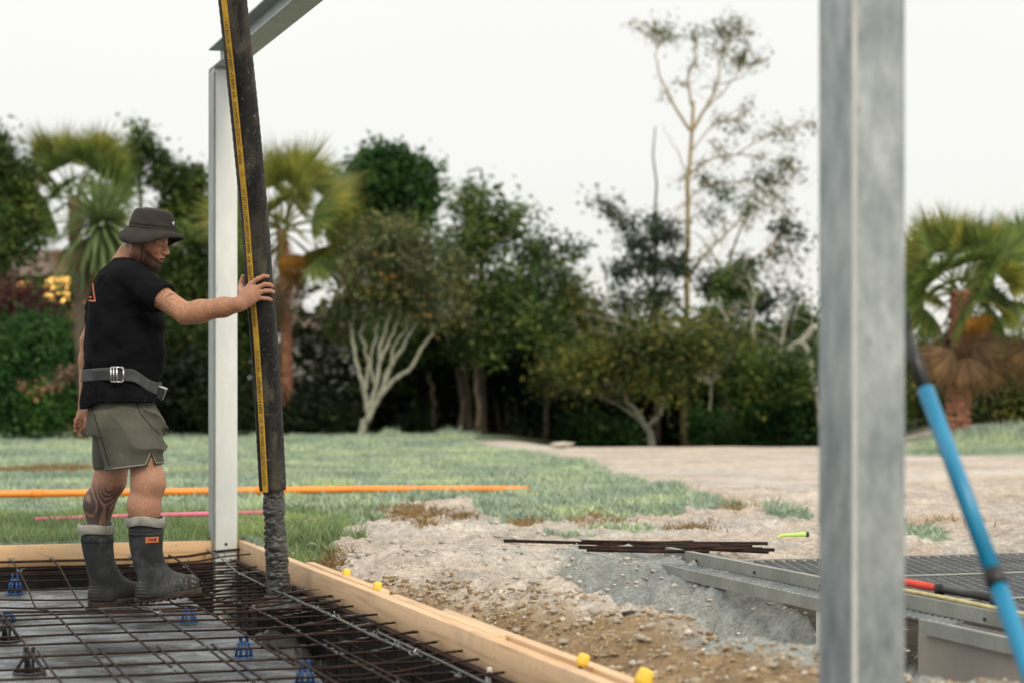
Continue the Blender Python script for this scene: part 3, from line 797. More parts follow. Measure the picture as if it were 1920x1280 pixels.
# bar chairs
def blue_chair(px, py, label):
    Y = (CAMZ + 0.03) * FPX / (py - HY); q = P(px, py, Y); u, a = toS(q[0], q[1])
    h = float(zm(u, a)) + 0.03 - R
    t = thing('bar_chair', label, 'bar chair', (q[0], q[1], -0.029), TH, 'blue plastic bar chairs')
    for k in range(8):
        an = k * math.pi / 4 + .2
        c, s = math.cos(an), math.sin(an)
        MB().tube([(0.032 * c, 0.032 * s, 0.003), (0.027 * c, 0.027 * s, h * .45), (0.022 * c, 0.022 * s, h * 0.7)], 0.006, 6).build('leg', M['blue_chair'], t, True)
    m = MB(); an = np.linspace(0, 2 * math.pi, 17)
    m.tube(np.stack([0.034 * np.cos(an), 0.034 * np.sin(an), 0.004 + 0 * an], -1), 0.004, 6); m.build('ring', M['blue_chair'], t, True)
    for k in range(4):
        c, s = math.cos(k * math.pi / 2 + .5), math.sin(k * math.pi / 2 + .5)
        MB().box((0.03, -.006, 0), (0.055, .006, .004), Matrix.Rotation(k * math.pi / 2 + .5, 4, 'Z')).build('foot', M['blue_chair'], t)
    MB().lathe([(0.024, h * 0.66), (0.025, h * 0.72), (0.02, h * 0.8), (0.01, h * 0.82)], 14).build('crown', M['blue_chair'], t, True)
    for s in (-1, 1):
        for w in (-1, 1):
            MB().box((s * .012 - .004, w * .012 - .004, h * .8), (s * .012 + .004, w * .012 + .004, h + .008), ch=.001).build('prong', M['blue_chair'], t)
blue_chair(28, 1113, 'blue plastic bar chair at the left edge, farthest back')
blue_chair(14, 1163, 'blue plastic bar chair at the left edge, just behind a black one')
blue_chair(354, 1166, 'blue plastic bar chair in front of the toe of the right boot')
blue_chair(457, 1233, 'blue plastic bar chair on the sheet near the trench edge')
blue_chair(572, 1283, 'blue plastic bar chair at the bottom edge of the picture')
def black_chair(px, py, label):
    Y = (CAMZ + 0.03) * FPX / (py - HY); q = P(px, py, Y); u, a = toS(q[0], q[1])
    h = float(zm(u, a)) + 0.03
    t = thing('bar_chair', label, 'bar chair', (q[0], q[1], -0.029), 0, 'black plastic bar chairs')
    an = np.linspace(0, 2 * math.pi, 25)
    MB().tube(np.stack([0.055 * np.cos(an), 0.055 * np.sin(an), 0.004 + 0 * an], -1), 0.0055, 6).build('ring', M['black_plastic'], t, True)
    for k in range(4):
        c, s = math.cos(k * math.pi / 2 + .4), math.sin(k * math.pi / 2 + .4)
        MB().tube([(0.053 * c, 0.053 * s, 0.004), (0.026 * c, 0.026 * s, h * .6), (0.016 * c, 0.016 * s, h * .9)], 0.006, 6).build('leg', M['black_plastic'], t, True)
    MB().lathe([(0.02, 0.0), (0.018, h * .5), (0.026, h * .62), (0.02, h * .95), (0.0, h * .96)], 12).build('core', M['black_plastic'], t, True)
    for s in (-1, 1):
        MB().box((s * .014 - .006, -.009, h * .9), (s * .014 + .006, .009, h + .016), ch=.002).build('prong', M['black_plastic'], t)
black_chair(12, 1202, 'black plastic bar chair half out of the left edge')
black_chair(55, 1263, 'black plastic bar chair in the lower left corner, nearest the camera')
# a white plastic spacer clip on the cage
q = P(918, 1268, 6.9); t = thing('spacer_clip', 'small pale plastic spacer on the bars beside the right board, low in the picture', 'spacer', (q[0], q[1], 0.03), TH)
MB().box((-.012, -.012, 0), (.012, .012, .03), ch=.003).build('body', M['white_paint'], t)
MB().box((-.02, -.004, .031), (.02, .004, .037)).build('wing', M['white_paint'], t)
MB().box((-.008, -.008, .037), (.008, .008, .055), ch=.002).build('clip', M['white_paint'], t)
# ================================================================== concrete hose
def mat_hose():
    t = NT('worn_rubber'); v = t.coord('Object', (1, 1, 0.5))
    n = t.noise(v, 9, 6, 0.65, 0.6); f = t.noise(t.coord('Object'), 70, 4, 0.7)
    c = t.ramp(n, [(0.35, (0.006, 0.006, 0.007)), (0.52, (0.014, 0.0135, 0.013)), (0.64, (0.075, 0.064, 0.05)), (0.72, (0.03, 0.027, 0.024))])
    c = t.mix(c, (0.13, 0.11, 0.08), t.maprange(t.noise(t.coord('Object', (1, 1, .35)), 5, 5, .7), .5, .72, 0, .55))
    c = t.mix(c, (0.42, 0.4, 0.37), t.maprange(f, 0.62, 0.74, 0, 0.7))
    t.color(c); t.set(rough=t.maprange(n, 0.3, 0.7, 0.4, 0.8), spec=0.3); t.bump(f, 0.5, 0.004)
    return t.m
M['hose'] = mat_hose()
M['conc_stream'] = simple('pouring_concrete', (0.05, 0.049, 0.045), 0.28, 0.45, 40, bump=0.9, bscale=90)
def mat_stripe():
    t = NT('yellow_stripe'); v = t.coord('Object')
    n = t.noise(v, 22, 5, 0.7)
    t.color(t.ramp(n, [(0.28, (0.16, 0.1, 0.03)), (0.4, (0.5, 0.29, 0.035)), (0.65, (0.72, 0.43, 0.045))])); t.set(rough=0.6)
    return t.m
M['stripe'] = mat_stripe()
HR = 0.0615
hose_px = [(517, 1010, 9.61), (511.5, 917, 9.60), (503, 760, 9.545), (494, 620, 9.475), (487, 545, 9.43), (479, 430, 9.37), (467, 300, 9.29), (451, 140, 9.20), (436, 0, 9.11), (415, -200, 9.0), (392, -420, 8.86), (370, -640, 8.7)]
hp = np.array([P(*q) for q in hose_px])
def spline(pts, n):
    pts = np.asarray(pts); t = np.r_[0, np.cumsum(np.linalg.norm(np.diff(pts, axis=0), axis=1))]
    s = np.linspace(0, t[-1], n)
    m = np.gradient(pts, t, axis=0)
    i = np.clip(np.searchsorted(t, s) - 1, 0, len(t) - 2)
    h = (t[i + 1] - t[i])[:, None]; x = ((s - t[i]) / (t[i + 1] - t[i]))[:, None]
    return (2 * x**3 - 3 * x**2 + 1) * pts[i] + (x**3 - 2 * x**2 + x) * h * m[i] + (-2 * x**3 + 3 * x**2) * pts[i + 1] + (x**3 - x**2) * h * m[i + 1]
hose_c = spline(hp[1:], 240)
h0 = hose_c[0]
hose = thing('concrete_hose', 'black rubber concrete placing hose with a yellow lettered stripe, held by the man', 'hose', tuple(h0))
hc = hose_c - h0
ht = np.gradient(hc, axis=0); ht /= np.linalg.norm(ht, axis=1)[:, None]
hl = np.r_[0, np.cumsum(np.linalg.norm(np.diff(hc, axis=0), axis=1))]
to_cam = np.array((0, -1.0, 0))
def hframe(s):
    c = np.stack([np.interp(s, hl, hc[:, i]) for i in range(3)], -1); t = np.stack([np.interp(s, hl, ht[:, i]) for i in range(3)], -1)
    t /= np.linalg.norm(t, axis=-1, keepdims=True)
    f = to_cam - t * (t @ to_cam)[..., None]; f /= np.linalg.norm(f, axis=-1, keepdims=True)
    r = np.cross(t, f)                                # towards the right of the picture
    r = np.where((r[..., :1] < 0), -r, r)
    return c, t, f, r
def on_hose(s, ang, rad):
    c, t, f, r = hframe(np.asarray(s, float))
    ang = np.asarray(ang)[..., None]
    return c + rad * (np.cos(ang) * f + np.sin(ang) * r)
ns, na = 240, 40
ss = np.linspace(0, hl[-1], ns); angs = np.linspace(0, 2 * math.pi, na, endpoint=False)
SS, AA = np.meshgrid(ss, angs, indexing='ij')
rad = HR * (1 + 0.006 * fbm(SS * 9, np.cos(AA) * 2, np.sin(AA) * 2, 3)) + 0.0009 * np.sin(SS * 260)
rad = rad * (1 - 0.02 * sstep(0.02, 0.0, SS))
c, t_, f_, r_ = hframe(ss)
V = c[:, None] + rad[..., None] * (np.cos(AA)[..., None] * f_[:, None] + np.sin(AA)[..., None] * r_[:, None])
idx = np.arange(ns * na).reshape(ns, na); i2 = np.roll(idx, -1, 1)
F = np.stack([idx[:-1], i2[:-1], i2[1:], idx[1:]], -1).reshape(-1, 4)
# the mouth: a rim turned inwards
rim = c[0] + 0.8 * HR * (np.cos(angs)[:, None] * f_[0] + np.sin(angs)[:, None] * r_[0])
rim2 = rim + 0.25 * t_[0]
Vv = np.concatenate([V.reshape(-1, 3), rim, rim2]); b0 = ns * na
F2 = [(idx[0, j], b0 + j, b0 + (j + 1) % na, idx[0, (j + 1) % na]) for j in range(na)] + [(b0 + j, b0 + na + j, b0 + na + (j + 1) % na, b0 + (j + 1) % na) for j in range(na)]
link('hose_wall', me_from('hose_wall', Vv, np.concatenate([F, np.array(F2)]), True), M['hose'], hose)
A0 = math.radians(-26)
sw = 0.0145 / HR
s_ = np.linspace(0.0, hl[-1], 200); a_ = np.linspace(-sw, sw, 7) + A0
SS, AA = np.meshgrid(s_, a_, indexing='ij')
AA = AA + 0.05 * math.sin(0) - 0.09 * (SS / hl[-1])
V = on_hose(SS.ravel(), AA.ravel(), HR + 0.0022)
idx = np.arange(len(s_) * len(a_)).reshape(len(s_), len(a_))
F = np.stack([idx[:-1, :-1], idx[:-1, 1:], idx[1:, 1:], idx[1:, :-1]], -1).reshape(-1, 4)
st = link('stripe', me_from('stripe', V, F, True), M['stripe'], hose); st['label'] = 'yellow stripe with black lettering'
# lettering, bent round the hose
M['ink'] = simple('black_ink', (0.02, 0.017, 0.014), 0.7, 0.3, 40)
fc = bpy.data.curves.new('lettering', 'FONT')
fc.body = 'PREMIUM CONCRETE PLACING HOSE   W.P.  85BAR B.P-220BAR SAFETY FACTOR 2.5:1'
fc.size = 0.026; fc.resolution_u = 2
fo = bpy.data.objects.new('lettering', fc); COL.objects.link(fo)
bpy.context.view_layer.update()
dg = bpy.context.evaluated_depsgraph_get()
tm = bpy.data.meshes.new_from_object(fo.evaluated_get(dg))
bpy.data.objects.remove(fo)
tv = np.empty(len(tm.vertices) * 3, np.float32); tm.vertices.foreach_get('co', tv); tv = tv.reshape(-1, 3)
tf_ = [tuple(p.vertices) for p in tm.polygons]
xlen = tv[:, 0].max(); tv[:, 0] *= 0.615 / xlen
yc = 0.5 * tv[:, 1].max()
for k in range(5):
    s0 = 0.03 + 0.722 * k
    s = s0 + tv[:, 0]
    if s.max() > hl[-1]: break
    ang = A0 - 0.09 * (s / hl[-1]) - (tv[:, 1] - yc) * 0.95 / HR
    V = on_hose(s, ang, HR + 0.0034)
    link('lettering', me_from('lettering', V, tf_), M['ink'], hose)
# a few scuffs: pale cement smears on the hose
for (s0, a0, l) in ((0.55, 0.75, 0.03), (1.02, 0.5, 0.02), (1.45, 0.2, 0.04), (1.6, 0.55, 0.025), (1.98, 0.3, 0.03), (0.2, -0.75, 0.03)):
    t = np.linspace(0, 1, 6); s = s0 + l * t; a = a0 + 0.25 * np.sin(t * 2.2)
    MB().tube(on_hose(s, a, HR + 0.001), 0.0015, 5).build('cement_smear', M['bar_grey'], hose)

# ------------------------------------------------------------------ the pour
pth = np.array([P(511.5, 905, 9.6), P(513, 940, 9.6), P(516, 1000, 9.61), P(519, 1050, 9.62), P(521, 1095, 9.64), P(522, 1118, 9.65), P(523, 1140, 9.66)])
NS = 150; sp = spline(pth, NS); n = 56
ang = np.linspace(0, 2 * math.pi, n, endpoint=False)
tt = np.linspace(0, 1, NS)
TT, AA = np.meshgrid(tt, ang, indexing='ij')
base = np.interp(tt, [0, .3, .7, .88, 1], [0.044, 0.044, 0.048, 0.056, 0.13])[:, None]
cx_, sx_ = np.cos(AA), np.sin(AA)
rad = base * (1 + 0.22 * fbm(cx_ * 2.2, sx_ * 2.2, TT * 26, 4) + 0.2 * (0.5 - np.abs(fbm(cx_ * 1.4, sx_ * 1.4, TT * 48 + .6 * cx_, 2))))
V = sp[:, None] + rad[..., None] * np.stack([cx_, sx_, 0 * cx_], -1)
idx = np.arange(NS * n).reshape(NS, n); i2 = np.roll(idx, -1, 1)
F = np.stack([idx[:-1], idx[1:], i2[1:], i2[:-1]], -1).reshape(-1, 4)
con = link('concrete_stream', me_from('concrete_stream', (V - sp[-1]).reshape(-1, 3), F, True), M['conc_stream'], None, tuple(sp[-1]))
tag(con, 'column of wet grey concrete pouring out of the hose mouth', 'concrete')
# concrete already in the trench
uu = np.linspace(-0.34, 0.068, 40); aa = np.linspace(-4.6, -0.9, 150)
U, A_ = np.meshgrid(uu, aa)
pu, pa = toS(sp[-1][0], sp[-1][1])
Z = -0.35 + 0.22 * np.exp(-((U - pu) / 0.22) ** 2 - ((A_ - pa) / 0.5) ** 2) + 0.06 * fbm(U * 9, A_ * 9, 3, 4) + 0.035 * fbm(U * 30, A_ * 30, 5, 3) + 0.05 * np.exp(-((A_ + 3.9) / 0.6) ** 2 - ((U + .3) / .2) ** 2)
ny, nx = U.shape; idx = np.arange(nx * ny).reshape(ny, nx)
q = np.stack([idx[:-1, :-1], idx[:-1, 1:], idx[1:, 1:], idx[1:, :-1]], -1).reshape(-1, 4)
tag(link('poured_concrete', me_from('poured_concrete', np.stack([U, A_, Z], -1).reshape(-1, 3), q, True), M['conc_wet'], None, (FX, FY, 0), TH), 'dark wet concrete lying in the trench under the mesh', 'concrete')
# splashes clinging to the bars round the pour: nobody could count them
V, F, n0 = [], [], 0
for i in range(230):
    a = random.choice(a_list[9:17]) if i < 150 else -1.2 - 3.6 * random.random()
    u = random.gauss(-0.12, 0.11) if i < 150 else random.choice(u_list[:2])
    u = min(u, 0.06)
    if i < 60: a, u = random.choice(a_list[9:12]), random.gauss(0.0, 0.05)
    rv, rf = rocks[i % 10]
    s = np.array((random.uniform(.008, .03), random.uniform(.006, .012), random.uniform(.004, .009)))
    if i >= 150: s = s[[1, 0, 2]]
    V.append(rv * s + np.array((min(u, .05), a, float(zm(u, a)) + R * (1 if i < 150 else 3)))); F.append(rf + n0); n0 += len(rv)
tag(link('concrete_splash', me_from('concrete_splash', np.concatenate(V), np.concatenate(F), True), M['conc_wet'], None, (FX, FY, 0), TH), 'lumps of wet concrete splashed on the mesh bars', 'concrete', kind='stuff')

# ================================================================== pipes and rods on the ground
def lay(name, label, cat, pts, r, mat, group=None, n=10, caps=True):
    pts = np.array(pts, float); o = pts[0].copy()
    m = MB().tube(pts - o, r, n, caps)
    return tag(m.build(name, mat, None, True, tuple(o)), label, cat, group)
def gpt(px, py, zoff):
    Y = 3200.0 / (py - HY)
    for _ in range(6):
        x = (px - CX) / FPX * Y; z = float(height(np.array([x]), np.array([Y]))[0]) + zoff
        Y = (CAMZ - z) * FPX / (py - HY)
    return (x, Y, z)
ends_o = [gpt(-60, 937.5, 0.03), gpt(300, 934.5, 0.05), gpt(640, 931, 0.06), gpt(990, 924, 0.022)]
op = np.array(ends_o); tt = np.linspace(0, 1, 40)
pp = np.stack([np.interp(tt, [0, 1], [op[0, 0], op[3, 0]]), np.interp(tt, [0, 1], [op[0, 1], op[3, 1]]), np.interp(tt, [0, .7, 1], [op[0, 2] + .04, op[3, 2] + .055, op[3, 2] + .03])], -1)
opipe = thing('orange_pipe', 'long orange plastic pipe lying across the lawn', 'pipe', tuple(pp[0]))
MB().tube(pp - pp[0], 0.026, 14).build('pipe_wall', M['orange'], opipe, True)
for k in (4, 19):
    d = pp[k + 1] - pp[k]; d /= np.linalg.norm(d)
    MB().tube([pp[k] - pp[0], pp[k] + d * 0.09 - pp[0]], 0.0295, 14).build('collar', M['orange'], opipe, True)
a, b = np.array(gpt(66, 973, 0.05)), np.array(gpt(502, 960, 0.05))
lay('pink_conduit', 'thin pink plastic conduit lying on the grass behind the legs', 'pipe', [a, (a + b) / 2 + np.array((0, 0, .004)), b], 0.014, M['pink'])
rods = [(945, 1013, 1350, 1022), (1090, 1014, 1440, 1018), (1085, 1025, 1430, 1028), (1100, 1030, 1330, 1033), (1130, 1018, 1300, 1015), (1130, 1021, 1452, 1030), (1180, 1016, 1400, 1025), (1160, 1027, 1410, 1022), (1120, 1023, 1290, 1029), (1200, 1020, 1440, 1034)]
for i, (x0, y0, x1, y1) in enumerate(rods):
    lift = 0.03 + 0.01 * (i % 5)
    zr = 0.222 + 0.009 * (i % 4)
    p, q = (P(x, y, (CAMZ - zr) * FPX / (y - HY)) for x, y in ((x0, y0), (x1, y1)))
    m = (p + q) / 2 + np.array((0, 0, -0.003))
    lay('steel_rod', 'lone long rusty rod sticking out leftmost from the rod pile' if i == 0 else 'rusty steel rod in the loose pile on the dirt', 'rod', [p, m, q], 0.0085, M['rust'], 'rods in the pile')
g = [gpt(1443, 1009, 0.012), gpt(1462, 1014, 0.014), gpt(1480, 1014, 0.02), gpt(1506, 1016, 0.024)]
g = np.array(g); g[:, 2] = g[:, 2].max() + np.array((0.0, .012, .012, .016)); g[:, 1] = g[:, 1].mean() + np.linspace(-.02, .02, 4)
lime = thing('lime_hose', 'short lime green piece of hose lying on the dirt', 'hose', tuple(g[0]))
MB().tube(spline(g, 12) - g[0], np.linspace(0.006, 0.0135, 12), 10).build('tube', M['lime'], lime, True)
MB().tube([g[3] - g[0], g[3] - g[0] + np.array((.014, 0, 0))], 0.0145, 10).build('end_plug', M['black_plastic'], lime, True)

# ================================================================== steel deck at the right
deck = thing('steel_deck', 'galvanised steel mesh deck with edge channels at the right', 'deck', (FX, FY, 0), TH)
DZ = 0.2
gz = DZ - 0.012
V = MB()
def strand(p, q, r=0.0019): V.box((0, -r, -0.006), (math.hypot(q[0] - p[0], q[1] - p[1]), r, 0.006), Matrix.Translation((p[0], p[1], gz)) @ Matrix.Rotation(math.atan2(q[1] - p[1], q[0] - p[0]), 4, 'Z'))
u0, u1, a0, a1 = 1.72, 4.1, -9.0, -2.42
for sgn in (1, -1):
    sl = 3.6 * sgn
    step = 0.19
    for i in range(int((a1 - a0 + 20) / step)):
        c = a0 - 10 + i * step                        # line a = c + sl*(u-u0)
        us_ = sorted([u0, u1, max(u0, min(u1, u0 + (a0 - c) / sl)), max(u0, min(u1, u0 + (a1 - c) / sl))])
        p, q = us_[1], us_[2]
        am = c + sl * ((p + q) / 2 - u0)
        if q - p > 0.02 and a0 < am < a1: strand((p, c + sl * (p - u0)), (q, c + sl * (q - u0)))
M['grate'] = mat_galv('grating_steel', (0.3, 0.31, 0.31), (0.16, 0.17, 0.175), 0.2, 0.55)
gr = V.build('grating', M['grate'], deck); gr['kind'] = 'stuff'
for a in (-2.42, -3.35, -4.3, -5.3, -6.3):
    MB().box((1.72, a - .012, gz + .0065), (4.1, a + .012, gz + .0125), ch=.001).build('cross_bar', M['galv_dull'], deck)
for u in (2.3, 3.0, 3.7):
    MB().box((u - .02, -9, gz - .07), (u + .02, -2.44, gz - .0065), ch=.002).build('joist', M['galv_dull'], deck)
# toe plate: an upright channel with a rolled lip
def extr(poly, a0, a1, mat, name, du=0.0, a_off=0.0):          # poly in (u, z), swept along a
    n = len(poly)
    v = [(u, a0, z) for u, z in poly] + [(u + du, a1, z) for u, z in poly]
    f = [tuple(range(n)), tuple(range(2 * n - 1, n - 1, -1))] + [(i + n, (i + 1) % n + n, (i + 1) % n, i) for i in range(n)]
    return MB().add(v, f).build(name, mat, deck)
def cpoly(u, z0, z1, lip, t=0.004):
    return [(u, z0), (u, z1), (u + lip, z1), (u + lip, z1 - .008), (u + lip - t, z1 - .008), (u + lip - t, z1 - t), (u + t, z1 - t), (u + t, z0 + t), (u + lip, z0 + t), (u + lip, z0)]
extr(cpoly(1.665, DZ, DZ + 0.05, 0.03), -2.2, -9.0, M['galv_dull'], 'toe_plate', 0.03)
extr(cpoly(1.545, DZ - 0.052, DZ - 0.004, 0.03), -2.43, -4.74, M['galv_dull'], 'edge_channel')
extr(cpoly(1.548, DZ - 0.048, DZ + 0.0, 0.03), -4.86, -9.0, M['galv_dull'], 'edge_channel')
# serrated mesh between the edge channel and the toe plate
for k in range(58):
    a = -2.47 - 0.045 * k
    MB().box((1.552, a - .003, DZ - .0035), (1.664, a + .003, DZ + .003), Matrix.Translation((1.55, a, 0)) @ Matrix.Rotation(0.5, 4, 'Z') @ Matrix.Translation((-1.55, -a, 0))).build('mesh_wire', M['galv'], deck)
for u in (1.59, 1.625):
    MB().box((u, -9.0, DZ - .010), (u + .006, -2.45, DZ - .0042)).build('mesh_rail', M['galv_dull'], deck)
for a in (-4.06, -8.3):
    MB().box((1.56, a - .03, -0.62), (1.61, a + .03, DZ - .053 if a > -5 else DZ - .05), ch=.004).build('leg', M['white_paint'], deck)
for (u, a) in ((3.9, -2.6), (3.9, -6), (2.3, -2.6)):
    MB().box((u - .03, a - .03, -0.1), (u + .03, a + .03, gz - .071), ch=.004).build('leg', M['galv_dull'], deck)
for k in range(9):                                    # bolt heads on the toe plate
    a = -2.6 - 0.62 * k
    MB().tube([(1.664 + .03 * (-2.2 - a) / 6.8, a, DZ + .018), (1.658 + .03 * (-2.2 - a) / 6.8, a, DZ + .018)], 0.006, 8).build('bolt', M['black_plastic'], deck)
w = autosmooth(MB().box((1.575, -9.2, -0.9), (1.66, -4.8, DZ - .054), ch=.006).build('concrete_wall', M['conc_wall'], None, False, (FX, FY, 0), TH), 60)
tag(w, 'smooth grey brown concrete wall under the near edge channel of the deck', 'wall')
# rail with red and black tube on the toe plate
rail = thing('clamped_tube', 'red and black steel tube clamped along the toe plate of the deck', 'tube', S(1.74, -4.64, DZ + .035), TH)
MB().tube([(0, 0.6, .045), (0, 0, .045)], 0.014, 12).build('red_tube', M['red_pole'], rail, True)
MB().tube([(0, 0, .045), (0.01, -.42, .045)], 0.0155, 12).build('black_tube', M['black_plastic'], rail, True)
for a in (-0.02, -0.4):
    MB().lathe([(0.0, 0), (0.02, 0.002), (0.02, 0.036), (0, 0.04)], 12, (0, a, .025)).build('clamp', M['black_plastic'], rail, True)
    MB().box((-.011, a - .012, -.004), (.011, a + .012, .026), ch=.002).build('clamp_foot', M['black_plastic'], rail)
aa = np.linspace(-4.2, -8.0, 20)
p = np.stack(S(1.70 + 0 * aa, aa, DZ + 0.0575 + 0.002 * np.sin(aa * 5)), -1)
lay('yellow_cord', 'pale yellow cord lying along the top of the toe plate', 'cord', p, 0.007, M['yellow_line'], None, 8)

# ================================================================== blue prop
t0, t1 = P(1692, 612, 4.95), P(1924, 1240, 4.42)
d = (t1 - t0); zg = 0.1; tg = t0 + d * ((t0[2] - zg) / (t0[2] - t1[2]))
prop = thing('steel_prop', 'sloping blue steel prop with black sleeves leaning on the near column', 'prop', tuple(tg))
def q(f): return t0 + (t1 - t0) * f - tg
MB().tube([q(-.02), q(0.215)], 0.0165, 16).build('black_sleeve', M['black_plastic'], prop, True)
MB().tube([q(0.205), q(0.755)], 0.0195, 16).build('upper_tube', M['blue_pole'], prop, True)
MB().tube([q(0.75), q(0.795)], 0.023, 16).build('collar', M['black_plastic'], prop, True)
MB().tube([q(0.79), tg * 0 + 0.0], 0.0205, 16).build('lower_tube', M['blue_pole'], prop, True)
MB().box((-.07, -.07, -.012), (.07, .07, 0.0), ch=.003).build('foot_plate', M['black_plastic'], prop)
MB().box((-.018, -.03, -.03), (.018, .03, .03), Matrix.Translation(q(-.01)), ch=.004).build('head_bracket', M['black_plastic'], prop)
zc_ = height(np.array([tg[0]]), np.array([tg[1]]))[0]
# ================================================================== trees and houses behind
def leaves(c, size, up=0.35):
    """one folded diamond per leaf"""
    c = np.asarray(c); n = len(c)
    d = rng.normal(size=(n, 3)); d[:, 2] = d[:, 2] * 0.7 - 0.2; d /= np.linalg.norm(d, axis=1)[:, None]
    nr = rng.normal(size=(n, 3)); nr[:, 2] += up * 2
    s = np.cross(d, nr); s /= np.linalg.norm(s, axis=1)[:, None] + 1e-9
    L = (size * (0.6 + 0.8 * rng.random(n)))[:, None]
    v = np.stack([c, c + d * L * 0.5 + s * L * 0.27, c + d * L, c + d * L * 0.5 - s * L * 0.27], 1).reshape(-1, 3)
    return v, np.arange(4 * n).reshape(n, 4)
def clump_pts(blobs, n, csig, per, hollow=0.35):
    """leaf places: blobs are ellipsoids (px, py, Y, rx, ry) in photograph pixels at their depth"""
    out = []
    vol = np.array([b[3] * b[4] * min(b[3], b[4]) for b in blobs], float) ** 0.8
    for b, k in zip(blobs, np.maximum(1, (vol / vol.sum() * n / per)).astype(int)):
        c = P(b[0], b[1], b[2]); sc = b[2] / FPX
        d = rng.normal(size=(k, 3)); d /= np.linalg.norm(d, axis=1)[:, None]
        r = (hollow + (1 - hollow) * rng.random(k)) ** 0.6
        depth = b[5] if len(b) > 5 else 0.5 * (b[3] + b[4]) * sc
        cc = c + d * r[:, None] * np.array((b[3] * sc, depth, b[4] * sc))
        m = rng.integers(int(per * .4), int(per * 1.6) + 1, k)
        ii = np.repeat(np.arange(k), m)
        out.append(cc[ii] + rng.normal(size=(len(ii), 3)) * csig * (0.6 + 0.8 * rng.random(k))[ii][:, None])
    return np.concatenate(out)
def limb(m, pts, r0, r1, jit=0.02, sides=7, n=None):
    pts = np.array(pts, float); n = n or max(6, 3 * len(pts))
    s = spline(pts, n) if len(pts) > 2 else pts[0] + (pts[1] - pts[0]) * np.linspace(0, 1, n)[:, None]
    s = s + rng.normal(size=s.shape) * jit * np.linspace(0.2, 1, n)[:, None]
    m.tube(s, np.linspace(r0, r1, n), sides)
    return s
def tree(name, label, base, limbs, blobs, leafmat, barkmat, n, leaf=0.11, csig=0.12, per=26, extra=None, cat='tree', hollow=0.35, twigs=7, thin=1.0, group=None, trunk='trunk', crown='crown'):
    b = P(*base)
    b[2] = float(height(np.array([b[0]]), np.array([b[1]]))[0])
    t = thing(name, label, cat, tuple(b), 0, group)
    skel = []
    for i, (pts, r0, r1) in enumerate(limbs):
        q = np.array([P(p[0], p[1], base[2]) for p in pts])
        m = MB(); skel.append(limb(m, q - b, r0 * thin, r1 * thin))
        m.build(trunk if i == 0 or trunk == 'stem' else 'limb', barkmat, t, True)
    m = MB()
    pts = clump_pts(blobs, n, csig, per, hollow)
    if twigs:                                          # fine twigs from the blobs' middles to the clumps
        sk = np.concatenate(skel)
        for bl in blobs:
            c = P(bl[0], bl[1], bl[2]) - b; sc = bl[2] / FPX
            near_ = sk[np.argsort(np.linalg.norm((sk - c) * np.array((1, .4, 1)) + np.array((0, 0, .3 * bl[4] * sc)), axis=1))[:3]]
            for k in range(twigs):
                d = rng.normal(size=3); d /= np.linalg.norm(d)
                e = c + d * np.array((bl[3] * sc, bl[3] * sc * .5, bl[4] * sc)) * 0.95
                s0 = near_[k % len(near_)]
                mid = (s0 + e) / 2 + rng.normal(size=3) * .07 * np.linalg.norm(e - s0) + np.array((0, 0, .05))
                w = spline(np.array([s0, mid, e]), 7)
                m.tube(w, np.linspace(0.009, 0.0025, 7), 4)
                for q_ in (3, 4, 5):                    # side shoots
                    f_ = w[q_] + rng.normal(size=3) * .14
                    m.tube([w[q_], (w[q_] + f_) / 2 + rng.normal(size=3) * .02, f_], [.005, .004, .002], 4)
    if m.v: m.build('twigs', barkmat, t, True)['kind'] = 'stuff'
    v, f = leaves(pts - b, leaf)
    link(crown, me_from(crown, v, f), leafmat, t)
    if extra:
        for nm, mat, bl, k, lf, sg, pr in extra:
            v, f = leaves(clump_pts(bl, k, sg, pr) - b, lf); link(nm, me_from(nm, v, f), mat, t)['kind'] = 'stuff'
    return t

# ---- pale forked tree in the middle
Yt = 31.0
stems = [([(672, 826), (680, 800), (693, 772)], .075, .065),
         ([(690, 778), (684, 735), (672, 690), (660, 640), (662, 600), (668, 560)], .055, .02),
         ([(690, 776), (702, 730), (712, 680), (716, 640), (728, 600), (735, 560)], .05, .02),
         ([(694, 776), (716, 730), (732, 690), (752, 655), (775, 620), (800, 590)], .055, .022),
         ([(706, 752), (735, 715), (768, 690), (790, 655), (808, 625), (818, 590)], .05, .02),
         ([(684, 735), (690, 690), (682, 650), (676, 620), (690, 585)], .035, .016),
         ([(712, 680), (722, 655), (735, 630), (748, 600), (752, 575)], .035, .016),
         ([(702, 720), (694, 680), (702, 640), (708, 600)], .035, .016),
         ([(732, 690), (738, 650), (762, 615), (770, 585)], .03, .014),
         ([(716, 722), (728, 690), (745, 668), (760, 640)], .03, .014)]
tree('forked_tree', 'pale lichen covered tree forking into many upright stems on the lawn edge', (672, 822, Yt), stems,
     [(700, 520, Yt, 70, 60), (760, 490, Yt, 75, 65), (690, 460, Yt + .5, 55, 45), (800, 560, Yt, 60, 45), (740, 440, Yt + 1, 60, 40), (660, 560, Yt, 25, 40), (840, 520, Yt + 1, 45, 60), (640, 600, Yt + .6, 35, 40), (850, 590, Yt + .8, 40, 40)],
     M['leaf_bronze'], M['bark_pale'], 13000, 0.085, 0.11, 24, thin=0.8, extra=[('flower', M['palm_orange'], [(740, 520, Yt - .6, 60, 60), (830, 590, Yt - .5, 50, 40)], 30, 0.07, 0.1, 4)])
